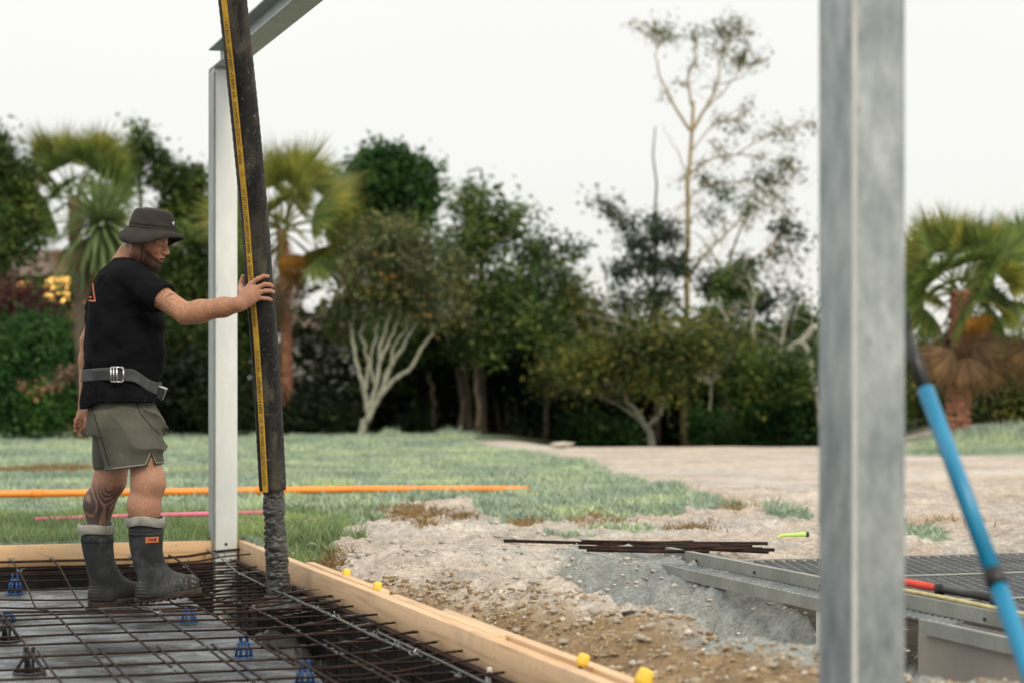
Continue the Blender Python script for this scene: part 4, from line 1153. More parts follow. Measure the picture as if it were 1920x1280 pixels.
# ---- glossy round tree behind
tree('round_tree', 'dense dark green round crowned tree behind the left fan palm', (730, 815, 36), [([(730, 815), (728, 600), (735, 400)], .14, .06)],
     [(735, 350, 36, 75, 55), (690, 330, 36, 45, 35), (775, 345, 36.5, 40, 45), (725, 300, 36, 40, 25), (700, 390, 36, 55, 40), (770, 400, 36, 40, 35)], M['leaf_dark'], M['bark'], 11000, 0.13, 0.13, 26)
# ---- big airy tree in the centre
tree('spreading_tree', 'large loose crowned green tree standing in the middle of the treeline', (905, 815, 33), [([(905, 830), (900, 700), (905, 560), (900, 420)], .09, .03), ([(880, 830), (875, 720), (860, 600), (850, 520)], .07, .03), ([(903, 640), (960, 560), (990, 470)], .05, .02)],
     [(890, 385, 33, 50, 45), (950, 425, 33, 55, 45), (880, 470, 33, 70, 60), (1005, 480, 33, 50, 45), (850, 560, 32.5, 60, 60), (960, 550, 32.5, 80, 65), (1045, 545, 33, 50, 55), (1000, 620, 32, 80, 50), (1075, 470, 33, 25, 25), (900, 640, 32, 60, 40), (1090, 600, 33, 55, 50), (810, 630, 33, 50, 60), (1060, 660, 32.5, 55, 45)],
     M['leaf_mid'], M['bark'], 19000, 0.09, 0.12, 20, hollow=0.0)
# ---- understorey to the right of it
tree('lichen_tree', 'low tree with pale lichen branches behind the bare dirt, right of the middle', (1225, 826, 30.5),
     [([(1222, 838), (1218, 810), (1205, 788), (1185, 762), (1170, 735)], .06, .02), ([(1215, 800), (1240, 770), (1250, 735), (1262, 700), (1240, 650)], .035, .014), ([(1262, 712), (1270, 680), (1262, 640)], .02, .01), ([(1255, 716), (1300, 705), (1325, 715), (1333, 750), (1332, 775)], .018, .013), ([(1205, 790), (1190, 780), (1160, 760)], .03, .015)],
     [(1120, 680, 30, 70, 50), (1200, 660, 29.8, 60, 45), (1290, 650, 29.8, 60, 50), (1150, 620, 32, 60, 35), (1330, 670, 31.5, 50, 40), (1090, 600, 32.5, 45, 45), (1240, 605, 32, 55, 30), (1370, 660, 31, 55, 45), (1050, 700, 31, 55, 40), (1250, 715, 29.6, 50, 30)], M['leaf_olive'], M['bark_pale'], 16500, 0.08, 0.14, 20, hollow=.15)
tree('twisted_tree', 'tree with twisting pale mossy branches beside the foreground column', (1500, 830, 31.5),
     [([(1540, 800), (1520, 690), (1500, 640), (1470, 660), (1440, 675), (1400, 672)], .07, .03), ([(1462, 668), (1468, 630), (1470, 600), (1462, 575)], .035, .02), ([(1405, 670), (1412, 630), (1410, 590), (1412, 560)], .035, .018), ([(1400, 612), (1375, 612), (1355, 590), (1345, 560)], .03, .015), ([(1500, 645), (1530, 610)], .06, .05)],
     [(1470, 700, 30.8, 60, 45), (1400, 700, 30.6, 50, 50), (1350, 610, 32.5, 45, 40), (1430, 640, 33, 50, 30), (1505, 610, 33, 35, 40), (1530, 700, 32, 50, 50), (1380, 540, 33, 35, 40)], M['leaf_mid'], M['bark_pale'], 11000, 0.085, 0.12, 22, hollow=.15)
# ---- tall thin tree against the sky
Yh = 34.0
tall_limbs = [([(1284, 835), (1284, 700), (1286, 560), (1290, 400), (1296, 250), (1298, 190)], .1, .04),
      ([(1296, 250), (1322, 205), (1345, 160), (1352, 110), (1370, 70)], .045, .012), ([(1294, 245), (1262, 195), (1240, 150), (1232, 95), (1240, 65)], .04, .01),
      ([(1298, 200), (1290, 150), (1302, 105), (1310, 75)], .035, .01), ([(1322, 205), (1362, 165), (1395, 120)], .025, .008), ([(1345, 160), (1390, 145), (1420, 115)], .018, .007),
      ([(1290, 330), (1330, 300), (1380, 290), (1440, 300), (1475, 310)], .03, .008), ([(1288, 380), (1320, 350), (1360, 345)], .025, .008), ([(1286, 520), (1330, 470), (1380, 420), (1440, 340)], .035, .01),
      ([(1292, 330), (1262, 270), (1240, 235)], .018, .006), ([(1380, 290), (1440, 255), (1515, 235)], .02, .006), ([(1300, 280), (1340, 235), (1385, 225)], .02, .007)]
tree('tall_thin_tree', 'tall thin tree, golden sunlight in its bark colour, with sparse leaf tufts against the sky', (1284, 832, Yh), tall_limbs,
     [(1240, 58, Yh, 24, 13), (1218, 50, Yh, 16, 7), (1262, 72, Yh, 12, 9), (1300, 64, Yh, 26, 10), (1350, 62, Yh, 22, 14), (1378, 42, Yh, 22, 14), (1390, 108, Yh, 20, 16), (1422, 112, Yh, 16, 10), (1372, 115, Yh, 14, 9), (1172, 46, Yh, 8, 4), (1404, 70, Yh, 12, 10),
      (1350, 228, Yh, 22, 8), (1385, 240, Yh, 18, 12), (1462, 250, Yh, 22, 13), (1520, 236, Yh, 14, 9), (1472, 308, Yh, 28, 18), (1430, 335, Yh, 24, 18), (1330, 345, Yh, 26, 14), (1360, 360, Yh, 24, 18), (1318, 330, Yh, 14, 9), (1400, 390, Yh, 25, 18), (1345, 270, Yh, 14, 9), (1340, 405, Yh, 24, 15), (1460, 340, Yh, 22, 16), (1420, 300, Yh, 12, 8), (1500, 330, Yh, 12, 9)] + [(x + random.uniform(-14, 14), y + random.uniform(-12, 12), Yh, random.uniform(6, 14), random.uniform(4, 8)) for (x, y) in ((1300, 120), (1335, 100), (1400, 60), (1325, 170), (1260, 150), (1240, 190), (1400, 200), (1350, 300), (1310, 400), (1300, 300), (1420, 270), (1385, 330), (1490, 270), (1450, 385), (1400, 440), (1350, 460), (1315, 480), (1265, 330), (1270, 420), (1410, 360), (1480, 370), (1500, 400), (1365, 85), (1345, 40))],
     M['leaf_mid'], M['bark_sunlit'], 4300, 0.058, 0.09, 6, twigs=4, thin=0.66, hollow=0.0)
tree('blue_tree', 'blue green feathery tree left of the tall thin tree', (1228, 832, 33.5), [([(1232, 832), (1230, 600), (1228, 400), (1226, 240)], .05, .01), ([(1230, 560), (1190, 490), (1160, 400)], .03, .008), ([(1230, 540), (1262, 480), (1275, 430)], .03, .01)],
     [(1232, 430, 33.5, 34, 20), (1195, 455, 33.5, 32, 16), (1260, 445, 33.5, 26, 16), (1170, 510, 33.5, 36, 22), (1225, 495, 33.5, 40, 22), (1275, 500, 33.5, 26, 22), (1140, 395, 33.5, 22, 14), (1175, 420, 33.5, 22, 12), (1240, 555, 33.5, 45, 18), (1180, 570, 33.5, 40, 18), (1118, 375, 33.5, 12, 8)], M['leaf_blue'], M['bark'], 4200, 0.08, 0.1, 14, hollow=0.0)
tree('slender_tree', 'slender sparse tree right of the tall thin tree', (1362, 832, 35), [([(1360, 832), (1362, 600), (1365, 500), (1395, 420), (1440, 370)], .05, .012), ([(1363, 540), (1340, 480), (1300, 430)], .025, .008), ([(1365, 500), (1420, 480), (1470, 440)], .02, .008)],
     [(1375, 535, 35, 36, 30), (1400, 500, 35, 25, 18), (1470, 425, 35, 30, 16), (1500, 445, 35, 20, 14), (1455, 480, 35, 22, 10), (1330, 530, 35, 30, 25), (1420, 570, 35, 40, 25), (1480, 560, 35, 30, 15), (1500, 500, 35, 14, 9)], M['leaf_blue'], M['bark_sunlit'], 3200, 0.09, 0.1, 16, hollow=0.0)
# ---- the left side
tree('shade_tree', 'dark leafy tree rising at the left edge of the picture', (-10, 815, 33), [([(-10, 830), (-5, 600), (15, 420), (30, 300)], .13, .04), ([(15, 460), (60, 400), (70, 330)], .06, .02)],
     [(10, 330, 33, 50, 50), (-40, 300, 33, 60, 60), (35, 400, 33, 45, 50), (-20, 430, 33, 60, 60), (20, 470, 32.5, 50, 30), (-60, 400, 32, 60, 90), (0, 255, 33, 18, 15)], M['leaf_mid'], M['bark'], 13000, 0.1, 0.13, 24, extra=[('hanging_spray', M['leaf_mid'], [(95, 545, 31, 75, 34)], 560, .1, .09, 8)])
tree('wispy_tree', 'wispy treetop showing between the left palm and the pale column', (265, 815, 36), [([(270, 830), (268, 600), (262, 400), (258, 260)], .1, .02), ([(268, 480), (320, 400), (350, 330)], .05, .015)],
     [(262, 285, 36, 34, 25), (225, 320, 36, 35, 25), (300, 330, 36, 36, 22), (345, 350, 36, 34, 28), (330, 400, 36, 45, 30), (380, 400, 36, 32, 40), (365, 330, 36, 25, 20), (255, 245, 36, 14, 12), (310, 300, 36, 18, 12)], M['leaf_mid'], M['bark'], 8000, 0.1, 0.12, 20, hollow=0.05)
tree('screen_tree', 'shaded bushy tree behind the man and the pale column', (350, 815, 33), [([(352, 832), (350, 640), (345, 480)], .12, .04)],
     [(345, 470, 33, 55, 50), (395, 520, 33, 60, 60), (320, 560, 33, 55, 60), (380, 630, 32.5, 70, 60), (450, 470, 34, 45, 55), (450, 600, 34, 45, 70), (300, 480, 33.5, 40, 30)], M['leaf_mid'], M['bark'], 13000, 0.1, 0.13, 24)
def shrub(label, blobs, mat, n, leaf=0.09, cat='shrub', base=None, extra=None, csig=.12):
    b = blobs[0]
    return tree('shrub', label, (b[0], 815, b[2]), [([(b[0] + d, 825), (b[0] + d * 2.2, b[1])], .03, .012) for d in (-12, 0, 11)], blobs, mat, M['bark'], n, leaf, csig, 26, cat=cat, extra=extra, trunk='stem', crown='foliage')
shrub('big rounded bright green shrub at the lower left', [(60, 690, 29, 80, 75), (120, 650, 29, 45, 55), (10, 660, 29, 50, 60), (130, 730, 28.7, 45, 60), (20, 750, 28.7, 70, 55), (90, 765, 28.5, 60, 45), (60, 620, 29.2, 50, 30)], M['leaf_hedge'], 15000, 0.075,
      extra=[('flower_head', M['flower_pink'], [(95, 722, 28.2, 22, 12), (130, 700, 28.3, 16, 14), (40, 722, 28.2, 10, 8), (60, 735, 28.2, 8, 8)], 420, 0.05, 0.05, 14)])
shrub('dusty purple leaved shrub above the bright green one at the left edge', [(40, 575, 30.5, 55, 26), (0, 580, 30.5, 40, 30), (80, 590, 30.3, 25, 18)], M['leaf_purple'], 3600, 0.09)
shrub('shrub darkened by painted shade behind the man, at hip height', [(350, 740, 31.5, 75, 70), (290, 700, 32, 55, 70), (420, 760, 31, 50, 55), (240, 720, 32, 60, 80), (190, 760, 31, 50, 50)], M['leaf_shade'], 12000)
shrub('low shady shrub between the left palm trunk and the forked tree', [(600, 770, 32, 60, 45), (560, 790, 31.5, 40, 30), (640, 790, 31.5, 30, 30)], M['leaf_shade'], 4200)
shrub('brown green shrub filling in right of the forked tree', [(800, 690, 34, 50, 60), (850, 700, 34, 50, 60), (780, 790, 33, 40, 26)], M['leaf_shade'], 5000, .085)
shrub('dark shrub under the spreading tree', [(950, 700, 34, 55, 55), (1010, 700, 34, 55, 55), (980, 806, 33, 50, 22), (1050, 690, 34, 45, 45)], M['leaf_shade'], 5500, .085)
shrub('low shaded shrub behind the far crest of dirt, left of the lichen tree', [(1090, 808, 33.5, 45, 22), (1150, 812, 33.5, 35, 20)], M['leaf_dark'], 1800)
shrub('leafy green shrub left of the foreground column', [(1460, 780, 32, 60, 50), (1410, 800, 32, 45, 35), (1520, 770, 32, 45, 60), (1340, 800, 33, 50, 40)], M['leaf_hedge'], 6500, .085)
shrub('dark shrub behind the right palm trunk', [(1860, 760, 30, 60, 60), (1730, 770, 30, 40, 50), (1920, 720, 30, 50, 80), (1760, 700, 31, 60, 70), (1840, 680, 31.5, 70, 60)], M['leaf_olive'], 9500, .09)

# ---- deep growth behind: reads as one mass
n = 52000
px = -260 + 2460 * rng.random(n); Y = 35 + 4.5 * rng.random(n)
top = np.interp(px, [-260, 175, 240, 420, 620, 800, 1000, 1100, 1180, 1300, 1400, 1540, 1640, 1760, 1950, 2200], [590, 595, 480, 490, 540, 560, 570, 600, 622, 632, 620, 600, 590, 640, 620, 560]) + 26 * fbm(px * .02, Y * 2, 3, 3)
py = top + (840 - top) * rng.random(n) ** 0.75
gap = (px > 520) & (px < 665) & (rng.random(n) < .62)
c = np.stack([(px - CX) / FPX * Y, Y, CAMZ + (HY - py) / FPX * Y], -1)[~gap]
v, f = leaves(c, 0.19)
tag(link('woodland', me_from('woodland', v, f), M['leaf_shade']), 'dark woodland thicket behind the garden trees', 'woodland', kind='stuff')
n = 30000
px = 380 + 1180 * rng.random(n); Y = 33.6 + 2.2 * rng.random(n)
top = np.interp(px, [380, 520, 640, 760, 860, 1000, 1080, 1180, 1300, 1400, 1560], [540, 600, 590, 560, 540, 560, 600, 625, 640, 625, 600]) + 60 * fbm(px * .016, Y, 13, 4)
py = top + (735 - top) * rng.random(n)
keep_ = fbm(px * .035, py * .035, 23, 3) > -.12
keep_ &= ~((px > 530) & (px < 660) & (py > 610))
c = np.stack([(px - CX) / FPX * Y, Y, CAMZ + (HY - py) / FPX * Y], -1)[keep_]
v, f = leaves(c, 0.1)
tag(link('thicket', me_from('thicket', v, f), M['leaf_mid']), 'green thicket filling the gaps between the garden trees', 'thicket', kind='stuff')
# thin bare stems inside the shade
for i, (x0, Y0, top) in enumerate(((862, 32.5, 690), (893, 32, 680), (810, 33, 700), (1020, 33, 690))):
    b = P(x0, 815, Y0); b[2] = float(height(np.array([b[0]]), np.array([b[1]]))[0])
    m = MB(); limb(m, [np.zeros(3), P(x0 + 4, 760, Y0) - b, P(x0 - 6, top, Y0) - b], .045, .03)
    tag(m.build('bare_trunk', M['bark'], None, True, tuple(b)), ['bare brown trunk in the shade under the spreading tree, second from the right', 'bare brown trunk right beside its twin under the spreading tree', 'bare brown trunk just right of the forked tree', 'bare brown trunk in the shade, rightmost of the four'][i], 'tree trunk', 'bare trunks in the shade')

# ---- palms
def fan_frond(seed, R=0.62, pet=0.6, nseg=26, spread=2.5, droop=0.5, fold=0.25):
    """a petiole along +x and a fan of pointed leaflets"""
    r = np.random.default_rng(seed)
    V, F = [], []
    m = MB(); m.tube([(0, 0, 0), (pet * .5, 0, .02), (pet, 0, -.01)], [0.02, .014, .01], 5)
    for k in range(nseg):
        th = -spread / 2 + spread * k / (nseg - 1) + r.normal() * .02
        L = R * (0.75 + 0.25 * math.cos(th * .75)) * (0.9 + .2 * r.random())
        w = 0.023 * (R / .6)
        z1 = fold * abs(math.sin(th)) * -0.2
        def pt(t, s):
            x = pet + L * t * math.cos(th) - s * math.sin(th); y = L * t * math.sin(th) + s * math.cos(th)
            z = z1 * t - droop * L * max(0, t - .45) ** 1.6 + (0.012 if s == 0 else 0)
            return (x, y, z)
        q = [pt(0.03, 0), pt(.42, -w), pt(.42, w), pt(.72, -w * .5), pt(.72, w * .5), pt(1.0 + .12 * (k % 2), 0)]
        m.add(q, [(0, 1, 2), (1, 3, 4, 2), (3, 5, 4)])
    return m
fr_me = {}
def frond_me(kind, i):
    if (kind, i) not in fr_me:
        pr = dict(palm_green=(.66, .62, .22), palm_gold=(.66, .6, .14), palm_dead=(.55, .55, 1.1), palm_orange=(.4, .4, 1.2))[kind]  # palm_gold: fronds with golden sunlight put into their colour
        me = fan_frond(hash((kind, i)) % 1000 if False else i * 7 + len(kind), pr[0], pr[1], 30, 2.7, pr[2]).mesh('frond'); me.materials.append(M[kind]); fr_me[(kind, i)] = me
    return fr_me[(kind, i)]
def palm(label, head, base, Y, tr, fronds, dead, scale, sunlit=0.3, orange=0):
    b = P(base[0], base[1], Y); b[2] = float(height(np.array([b[0]]), np.array([b[1]]))[0])
    h = P(head[0], head[1], Y)
    t = thing('fan_palm', label, 'palm', tuple(b))
    pts = spline(np.array([b, (b + h) / 2 + np.array((.03, 0, 0)), h]), 60) - b
    rr = tr * (1 + 0.12 * np.sin(np.arange(60) * 2.1) + 0.08 * rng.random(60)) * np.linspace(1.08, .85, 60)
    tk = MB().tube(pts, rr, 12).build('trunk', M['bark_palm'], t, True)
    # old leaf bases up the trunk
    m = MB()
    for k in range(70):
        j = 2 + (k * 57) % 56; an = k * 2.4
        d = np.array((math.cos(an), math.sin(an), 0)); p = pts[j] + d * tr * .95
        m.add([p + np.array((-d[1], d[0], 0)) * tr * .3, p - np.array((-d[1], d[0], 0)) * tr * .3, p + d * tr * .35 + np.array((0, 0, tr * .55))], [(0, 1, 2)])
    m.build('leaf_bases', M['palm_dead'], tk)['kind'] = 'stuff'
    hl_ = h - b
    def put(kind, az, el, s, nm, low=0.0):
        o = link(nm, frond_me(kind, random.randrange(4)), None, t)
        o.location = hl_ + np.array((math.cos(az), math.sin(az), 0)) * tr * .6 + np.array((0, 0, .12 * math.sin(el) - low))
        o.rotation_euler = (random.choice((-1, 1)) * random.uniform(.3, 1.35), -el, az); o.scale = (s, s, s)
    for k in range(fronds):
        f = (k + .5) / fronds
        el = math.radians(80 - 115 * f + random.uniform(-9, 9))
        put('palm_gold' if random.random() < sunlit * (1.6 - f) else 'palm_green', k * 2.399 + random.uniform(-.2, .2), el, scale * random.uniform(.85, 1.1), 'frond')  # palm_gold stands for sunlit fronds, the light put into their colour
    for k in range(dead):
        put('palm_dead', k * 2.399, math.radians(random.uniform(-86, -55)), scale * random.uniform(.9, 1.25), 'dead_frond', .3 * (k % 3) / 2)
    for k in range(orange):
        put('palm_orange', -1.2 + .5 * k, math.radians(-62), scale * .8, 'dead_frond')
    return t
palm('fan palm left of the middle with upright fronds coloured as sunlit gold, beside the hose', (528, 430), (537, 815), 32, 0.09, 28, 5, 1.05, 0.6, 3)
palm('fan palm behind the cabbage tree at the left', (140, 370), (140, 815), 34, 0.12, 26, 4, 0.95, 0.45, 0)
palm('fan palm with a thick rough trunk and brown skirt at the right', (1800, 545), (1793, 825), 26, 0.145, 38, 11, 0.78, 0.35, 2)
palm('fan palm half out of the right edge of the picture', (1945, 540), (1950, 825), 27, 0.14, 32, 9, 0.8, 0.3, 1)

# ---- cabbage tree
b = P(158, 815, 28.5); b[2] = float(height(np.array([b[0]]), np.array([b[1]]))[0])
ct = thing('cabbage_tree', 'cabbage tree with a round burst of sword leaves behind the man', 'tree', tuple(b))
m = MB(); limb(m, [np.zeros(3), P(150, 640, 28.5) - b, P(152, 540, 28.5) - b, P(188, 425, 28.5) - b], .085, .07, .006); m.build('trunk', M['bark'], ct, True)
m = MB(); limb(m, [P(176, 815, 28.7) - b, P(172, 680, 28.7) - b, P(168, 560, 28.7) - b, P(186, 430, 28.6) - b], .06, .05, .006); m.build('stem', M['bark_palm'], ct, True)
def sword(L, droop):
    V, F = [], []
    for t, w in ((0, .022), (.35, .034), (.7, .028), (.9, .014)):
        z = -droop * L * max(0, t - .3) ** 1.8
        V += [(L * t, -w, z), (L * t, 0, z - .006), (L * t, w, z)]
    V.append((L, 0, -droop * L * .7 ** 1.8))
    for i in range(3):
        F += [(3 * i, 3 * i + 3, 3 * i + 4, 3 * i + 1), (3 * i + 1, 3 * i + 4, 3 * i + 5, 3 * i + 2)]
    F += [(9, 12, 10), (10, 12, 11)]
    me = MB().add(V, F).mesh('leaf'); me.materials.append(M['cordy']); return me
sw_me = [sword(.72 + .06 * k, .15 + .16 * k) for k in range(4)]
hd = P(190, 412, 28.5) - b
for k in range(170):
    f = (k + .5) / 170
    el = math.asin(1 - 1.9 * f); az = k * 2.399
    o = link('leaf', sw_me[min(3, int(f * 3.2 + random.random() * .8))], None, ct)
    o.location = hd + np.array((math.cos(az) * math.cos(el), math.sin(az) * math.cos(el), math.sin(el))) * .05 + np.array((0, 0, -.12 * f))
    o.rotation_euler = (random.uniform(-.3, .3), -el + random.uniform(-.1, .1), az); s = random.uniform(.85, 1.1); o.scale = (s, s, s)

# ---- house far left, panes glowing for the sun's reflection, pale shed behind the palms
Yb = 41.0
h0_ = P(60, 800, Yb)
house = thing('house', 'dark house with windows glowing as if reflecting the sun seen through the trees at the left', 'house', (h0_[0], Yb, 0.1))
def hx(px): return (px - CX) / FPX * Yb - h0_[0]
def hz(py): return CAMZ + (HY - py) / FPX * Yb - 0.1
MB().box((hx(-120), 0, -0.3), (hx(260), 4, hz(512))).build('wall', M['wall_dark'], house)
MB().add([(hx(-150), -.6, hz(520)), (hx(290), -.6, hz(520)), (hx(240), 2, hz(455)), (hx(-100), 2, hz(455)), (hx(-150), 4.6, hz(520)), (hx(290), 4.6, hz(520))], [(0, 1, 2, 3), (3, 2, 5, 4), (0, 3, 4), (1, 5, 2), (0, 4, 5, 1)]).build('roof', M['roof'], house)
for (x0, x1, y0, y1) in ((30, 62, 527, 560), (82, 134, 512, 570), (150, 172, 515, 575), (-40, 0, 527, 560)):
    wdw = MB().box((hx(x0), -.07, hz(y1)), (hx(x1), -.005, hz(y0)), ch=.01).build('window', M['wall_dark'], house)
    xm = (x0 + x1) / 2
    for (xa, xb) in ((x0 + 2, xm - 1), (xm + 1, x1 - 2)):
        MB().box((hx(xa), -.075, hz(y1 - 3)), (hx(xb), -.0705, hz(y0 + 3))).build('pane', M['sun_glint_pane'], wdw)
Yb = 40.0
h0_ = P(585, 800, Yb)
shed = thing('shed', 'pale weatherboard shed glimpsed through leaves behind the left fan palm', 'shed', (h0_[0], Yb, 0.1))
MB().box((hx(525), 0.03, -.3), (hx(680), 3, hz(612))).build('wall', M['wall_dark'], shed)
for k in range(9):
    y0 = 800 - 20 * k
    MB().box((hx(545), -.03, hz(y0)), (hx(668), .028, hz(y0 - 16))).build('weatherboard', M['white_paint'], shed)
MB().box((hx(551), -.09, -.3), (hx(561), -.032, hz(640))).build('post', M['white_paint'], shed)
MB().add([(hx(515), -.4, hz(618)), (hx(690), -.4, hz(618)), (hx(690), 1.5, hz(580)), (hx(515), 1.5, hz(580)), (hx(515), 3.4, hz(618)), (hx(690), 3.4, hz(618))], [(0, 1, 2, 3), (3, 2, 5, 4), (0, 3, 4), (1, 5, 2), (0, 4, 5, 1)]).build('roof', M['roof'], shed)
# ================================================================== the man
MY = 9.75                                             # his distance
MO = P(250, 1128, MY)
def m_(px, py, y=0.0):                                # photograph pixel at his depth + y, in his own frame
    return P(px, py, MY + y) - MO
class Field:
    def __init__(s, lo, hi, h):
        s.lo = np.array(lo, float); s.h = h
        s.n = np.ceil((np.array(hi) - s.lo) / h).astype(int) + 1
        s.F = np.full(s.n, 0.5, np.float32)
        s.ax = [(s.lo[i] + h * np.arange(s.n[i])).astype(np.float32) for i in range(3)]
    def reg(s, lo, hi):
        a = np.maximum(0, np.floor((np.array(lo) - s.lo) / s.h).astype(int)); b = np.minimum(s.n, np.ceil((np.array(hi) - s.lo) / s.h).astype(int) + 1)
        sl = tuple(slice(i, max(i, j)) for i, j in zip(a, b))
        return sl, s.ax[0][sl[0]][:, None, None], s.ax[1][sl[1]][None, :, None], s.ax[2][sl[2]][None, None, :]
    def add(s, fn, lo, hi, k=0.02):
        mg = k + 3 * s.h
        sl, X, Y, Z = s.reg(np.array(lo) - mg, np.array(hi) + mg)
        d = fn(X, Y, Z); F = s.F[sl]
        if k > 0:
            h = np.clip(0.5 + 0.5 * (F - d) / k, 0, 1)
            s.F[sl] = F * (1 - h) + d * h - k * h * (1 - h)
        else: s.F[sl] = np.minimum(F, d)
    def cut(s, fn, lo, hi, k=0.004):
        mg = k + 3 * s.h
        sl, X, Y, Z = s.reg(np.array(lo) - mg, np.array(hi) + mg)
        d = -fn(X, Y, Z); F = s.F[sl]
        h = np.clip(0.5 - 0.5 * (F - d) / max(k, 1e-5), 0, 1)
        s.F[sl] = F * (1 - h) + d * h + max(k, 1e-5) * h * (1 - h)
    def keep(s, fn, k=0.003):                         # intersect everywhere
        d = fn(s.ax[0][:, None, None], s.ax[1][None, :, None], s.ax[2][None, None, :])
        h = np.clip(0.5 - 0.5 * (s.F - d) / k, 0, 1)
        s.F = (s.F * (1 - h) + d * h + k * h * (1 - h)).astype(np.float32)
    def cap(s, a, b, r0, r1, k=0.02, flat=None):
        a, b = np.array(a, float), np.array(b, float); R_ = max(r0, r1)
        s.add(cone(a, b, r0, r1, flat), np.minimum(a, b) - R_, np.maximum(a, b) + R_, k)
    def chain(s, pts, rs, k=0.02):
        for i in range(len(pts) - 1): s.cap(pts[i], pts[i + 1], rs[i], rs[i + 1], k)
    def ell(s, c, r, Rm=None, k=0.02, sub=False):
        c, r = np.array(c, float), np.array(r, float)
        (s.cut if sub else s.add)(ellf(c, r, Rm), c - r.max(), c + r.max(), k)
    def mesh(s, name, smooth=1):
        F = s.F; n = np.array(F.shape)
        ins = F < 0
        c = np.zeros(n - 1, np.uint8)
        for dx in (0, 1):
            for dy in (0, 1):
                for dz in (0, 1):
                    c += ins[dx:n[0] - 1 + dx, dy:n[1] - 1 + dy, dz:n[2] - 1 + dz]
        act = (c > 0) & (c < 8)
        I = np.argwhere(act)
        lut = np.full(act.shape, -1, np.int32); lut[act] = np.arange(len(I))
        acc = np.zeros((len(I), 3)); cnt = np.zeros(len(I))
        cs = [(dx, dy, dz) for dx in (0, 1) for dy in (0, 1) for dz in (0, 1)]
        val = {q: F[I[:, 0] + q[0], I[:, 1] + q[1], I[:, 2] + q[2]] for q in cs}
        for q in cs:
            for ax in range(3):
                if q[ax] == 0:
                    w = list(q); w[ax] = 1; w = tuple(w)
                    va, vb = val[q], val[w]
                    m = (va < 0) != (vb < 0)
                    t = np.where(m, va / np.where(m, va - vb, 1), 0)
                    p = np.array(q, float)[None] + np.eye(3)[ax][None] * t[:, None]
                    acc += np.where(m[:, None], p, 0); cnt += m
        V = (I + acc / cnt[:, None]) * s.h + s.lo
        Q = []
        for ax in range(3):
            o1, o2 = [(1, 2), (2, 0), (0, 1)][ax]
            sl0 = [slice(1, n[i] - 1) for i in range(3)]; sl1 = list(sl0)
            sl0[ax] = slice(0, n[ax] - 1); sl1[ax] = slice(1, n[ax])
            a, b = ins[tuple(sl0)], ins[tuple(sl1)]
            E = np.argwhere(a != b)
            fl = a[tuple(E.T)]
            off = np.ones(3, int); off[ax] = 0
            E = E + off
            def cell(d1, d2):
                q = E.copy(); q[:, o1] -= d1; q[:, o2] -= d2
                return lut[q[:, 0], q[:, 1], q[:, 2]]
            f = np.stack([cell(1, 1), cell(0, 1), cell(0, 0), cell(1, 0)], 1)
            f[~fl] = f[~fl][:, ::-1]
            Q.append(f)
        Q = np.concatenate(Q); Q = Q[(Q >= 0).all(1)]
        for _ in range(smooth):
            S_, C_ = np.zeros_like(V), np.zeros(len(V))
            for i in range(4):
                j = (i + 1) % 4
                np.add.at(S_, Q[:, i], V[Q[:, j]]); np.add.at(C_, Q[:, i], 1)
                np.add.at(S_, Q[:, j], V[Q[:, i]]); np.add.at(C_, Q[:, j], 1)
            V = 0.5 * V + 0.5 * S_ / np.maximum(C_, 1)[:, None]
        return V, Q
def cone(a, b, r0, r1, flat=None):
    ba = b - a; L2 = float(ba @ ba) + 1e-12
    def fn(X, Y, Z):
        px, py, pz = X - a[0], Y - a[1], Z - a[2]
        t = np.clip((px * ba[0] + py * ba[1] + pz * ba[2]) / L2, 0, 1)
        dx, dy, dz = px - t * ba[0], py - t * ba[1], pz - t * ba[2]
        if flat is not None:
            ax, sc = flat
            q = (dx * ax[0] + dy * ax[1] + dz * ax[2]) * (1 / sc - 1)
            dx, dy, dz = dx + q * ax[0], dy + q * ax[1], dz + q * ax[2]
        return np.sqrt(dx * dx + dy * dy + dz * dz) - (r0 + (r1 - r0) * t)
    return fn
def ellf(c, r, Rm=None):
    def fn(X, Y, Z):
        d = [X - c[0], Y - c[1], Z - c[2]]
        if Rm is not None:
            d = [d[0] * Rm[i][0] + d[1] * Rm[i][1] + d[2] * Rm[i][2] for i in range(3)]
        k0 = np.sqrt((d[0] / r[0]) ** 2 + (d[1] / r[1]) ** 2 + (d[2] / r[2]) ** 2)
        return (k0 - 1) * min(r) * (0.6 + 0.4 * k0 / (k0 + .3))
    return fn
PHI = math.radians(12)                                # chest turned a little away from the camera
cph, sph = math.cos(PHI), math.sin(PHI)
def loft(rows, grow=0.0, rot=True, yc=0.0, ex=2.3):
    """rows: (py, left px, right px, half width); an upright stack of rounded ovals"""
    rows = sorted(rows, key=lambda r: -r[0])
    z = np.array([m_(0, r[0])[2] for r in rows]); sc = MY / FPX
    cx = np.array([((r[1] + r[2]) / 2 - 250) * sc for r in rows]); rx = np.array([(r[2] - r[1]) / 2 * sc for r in rows]) + grow; ry = np.array([r[3] for r in rows]) + grow
    def fn(X, Y, Z):
        zz = Z.ravel()
        c = np.interp(zz, z, cx).reshape(Z.shape); a = np.interp(zz, z, rx).reshape(Z.shape); b = np.interp(zz, z, ry).reshape(Z.shape)
        dx, dy = X - c, Y - yc
        if rot: dx, dy = dx * cph + dy * sph, -dx * sph + dy * cph
        k = (np.abs(dx / a) ** ex + np.abs(dy / b) ** ex) ** (1 / ex)
        d = (k - 1) * np.minimum(a, b)
        return np.maximum(d, np.maximum(z[0] - Z, Z - z[-1]))
    return fn, z[0], z[-1]

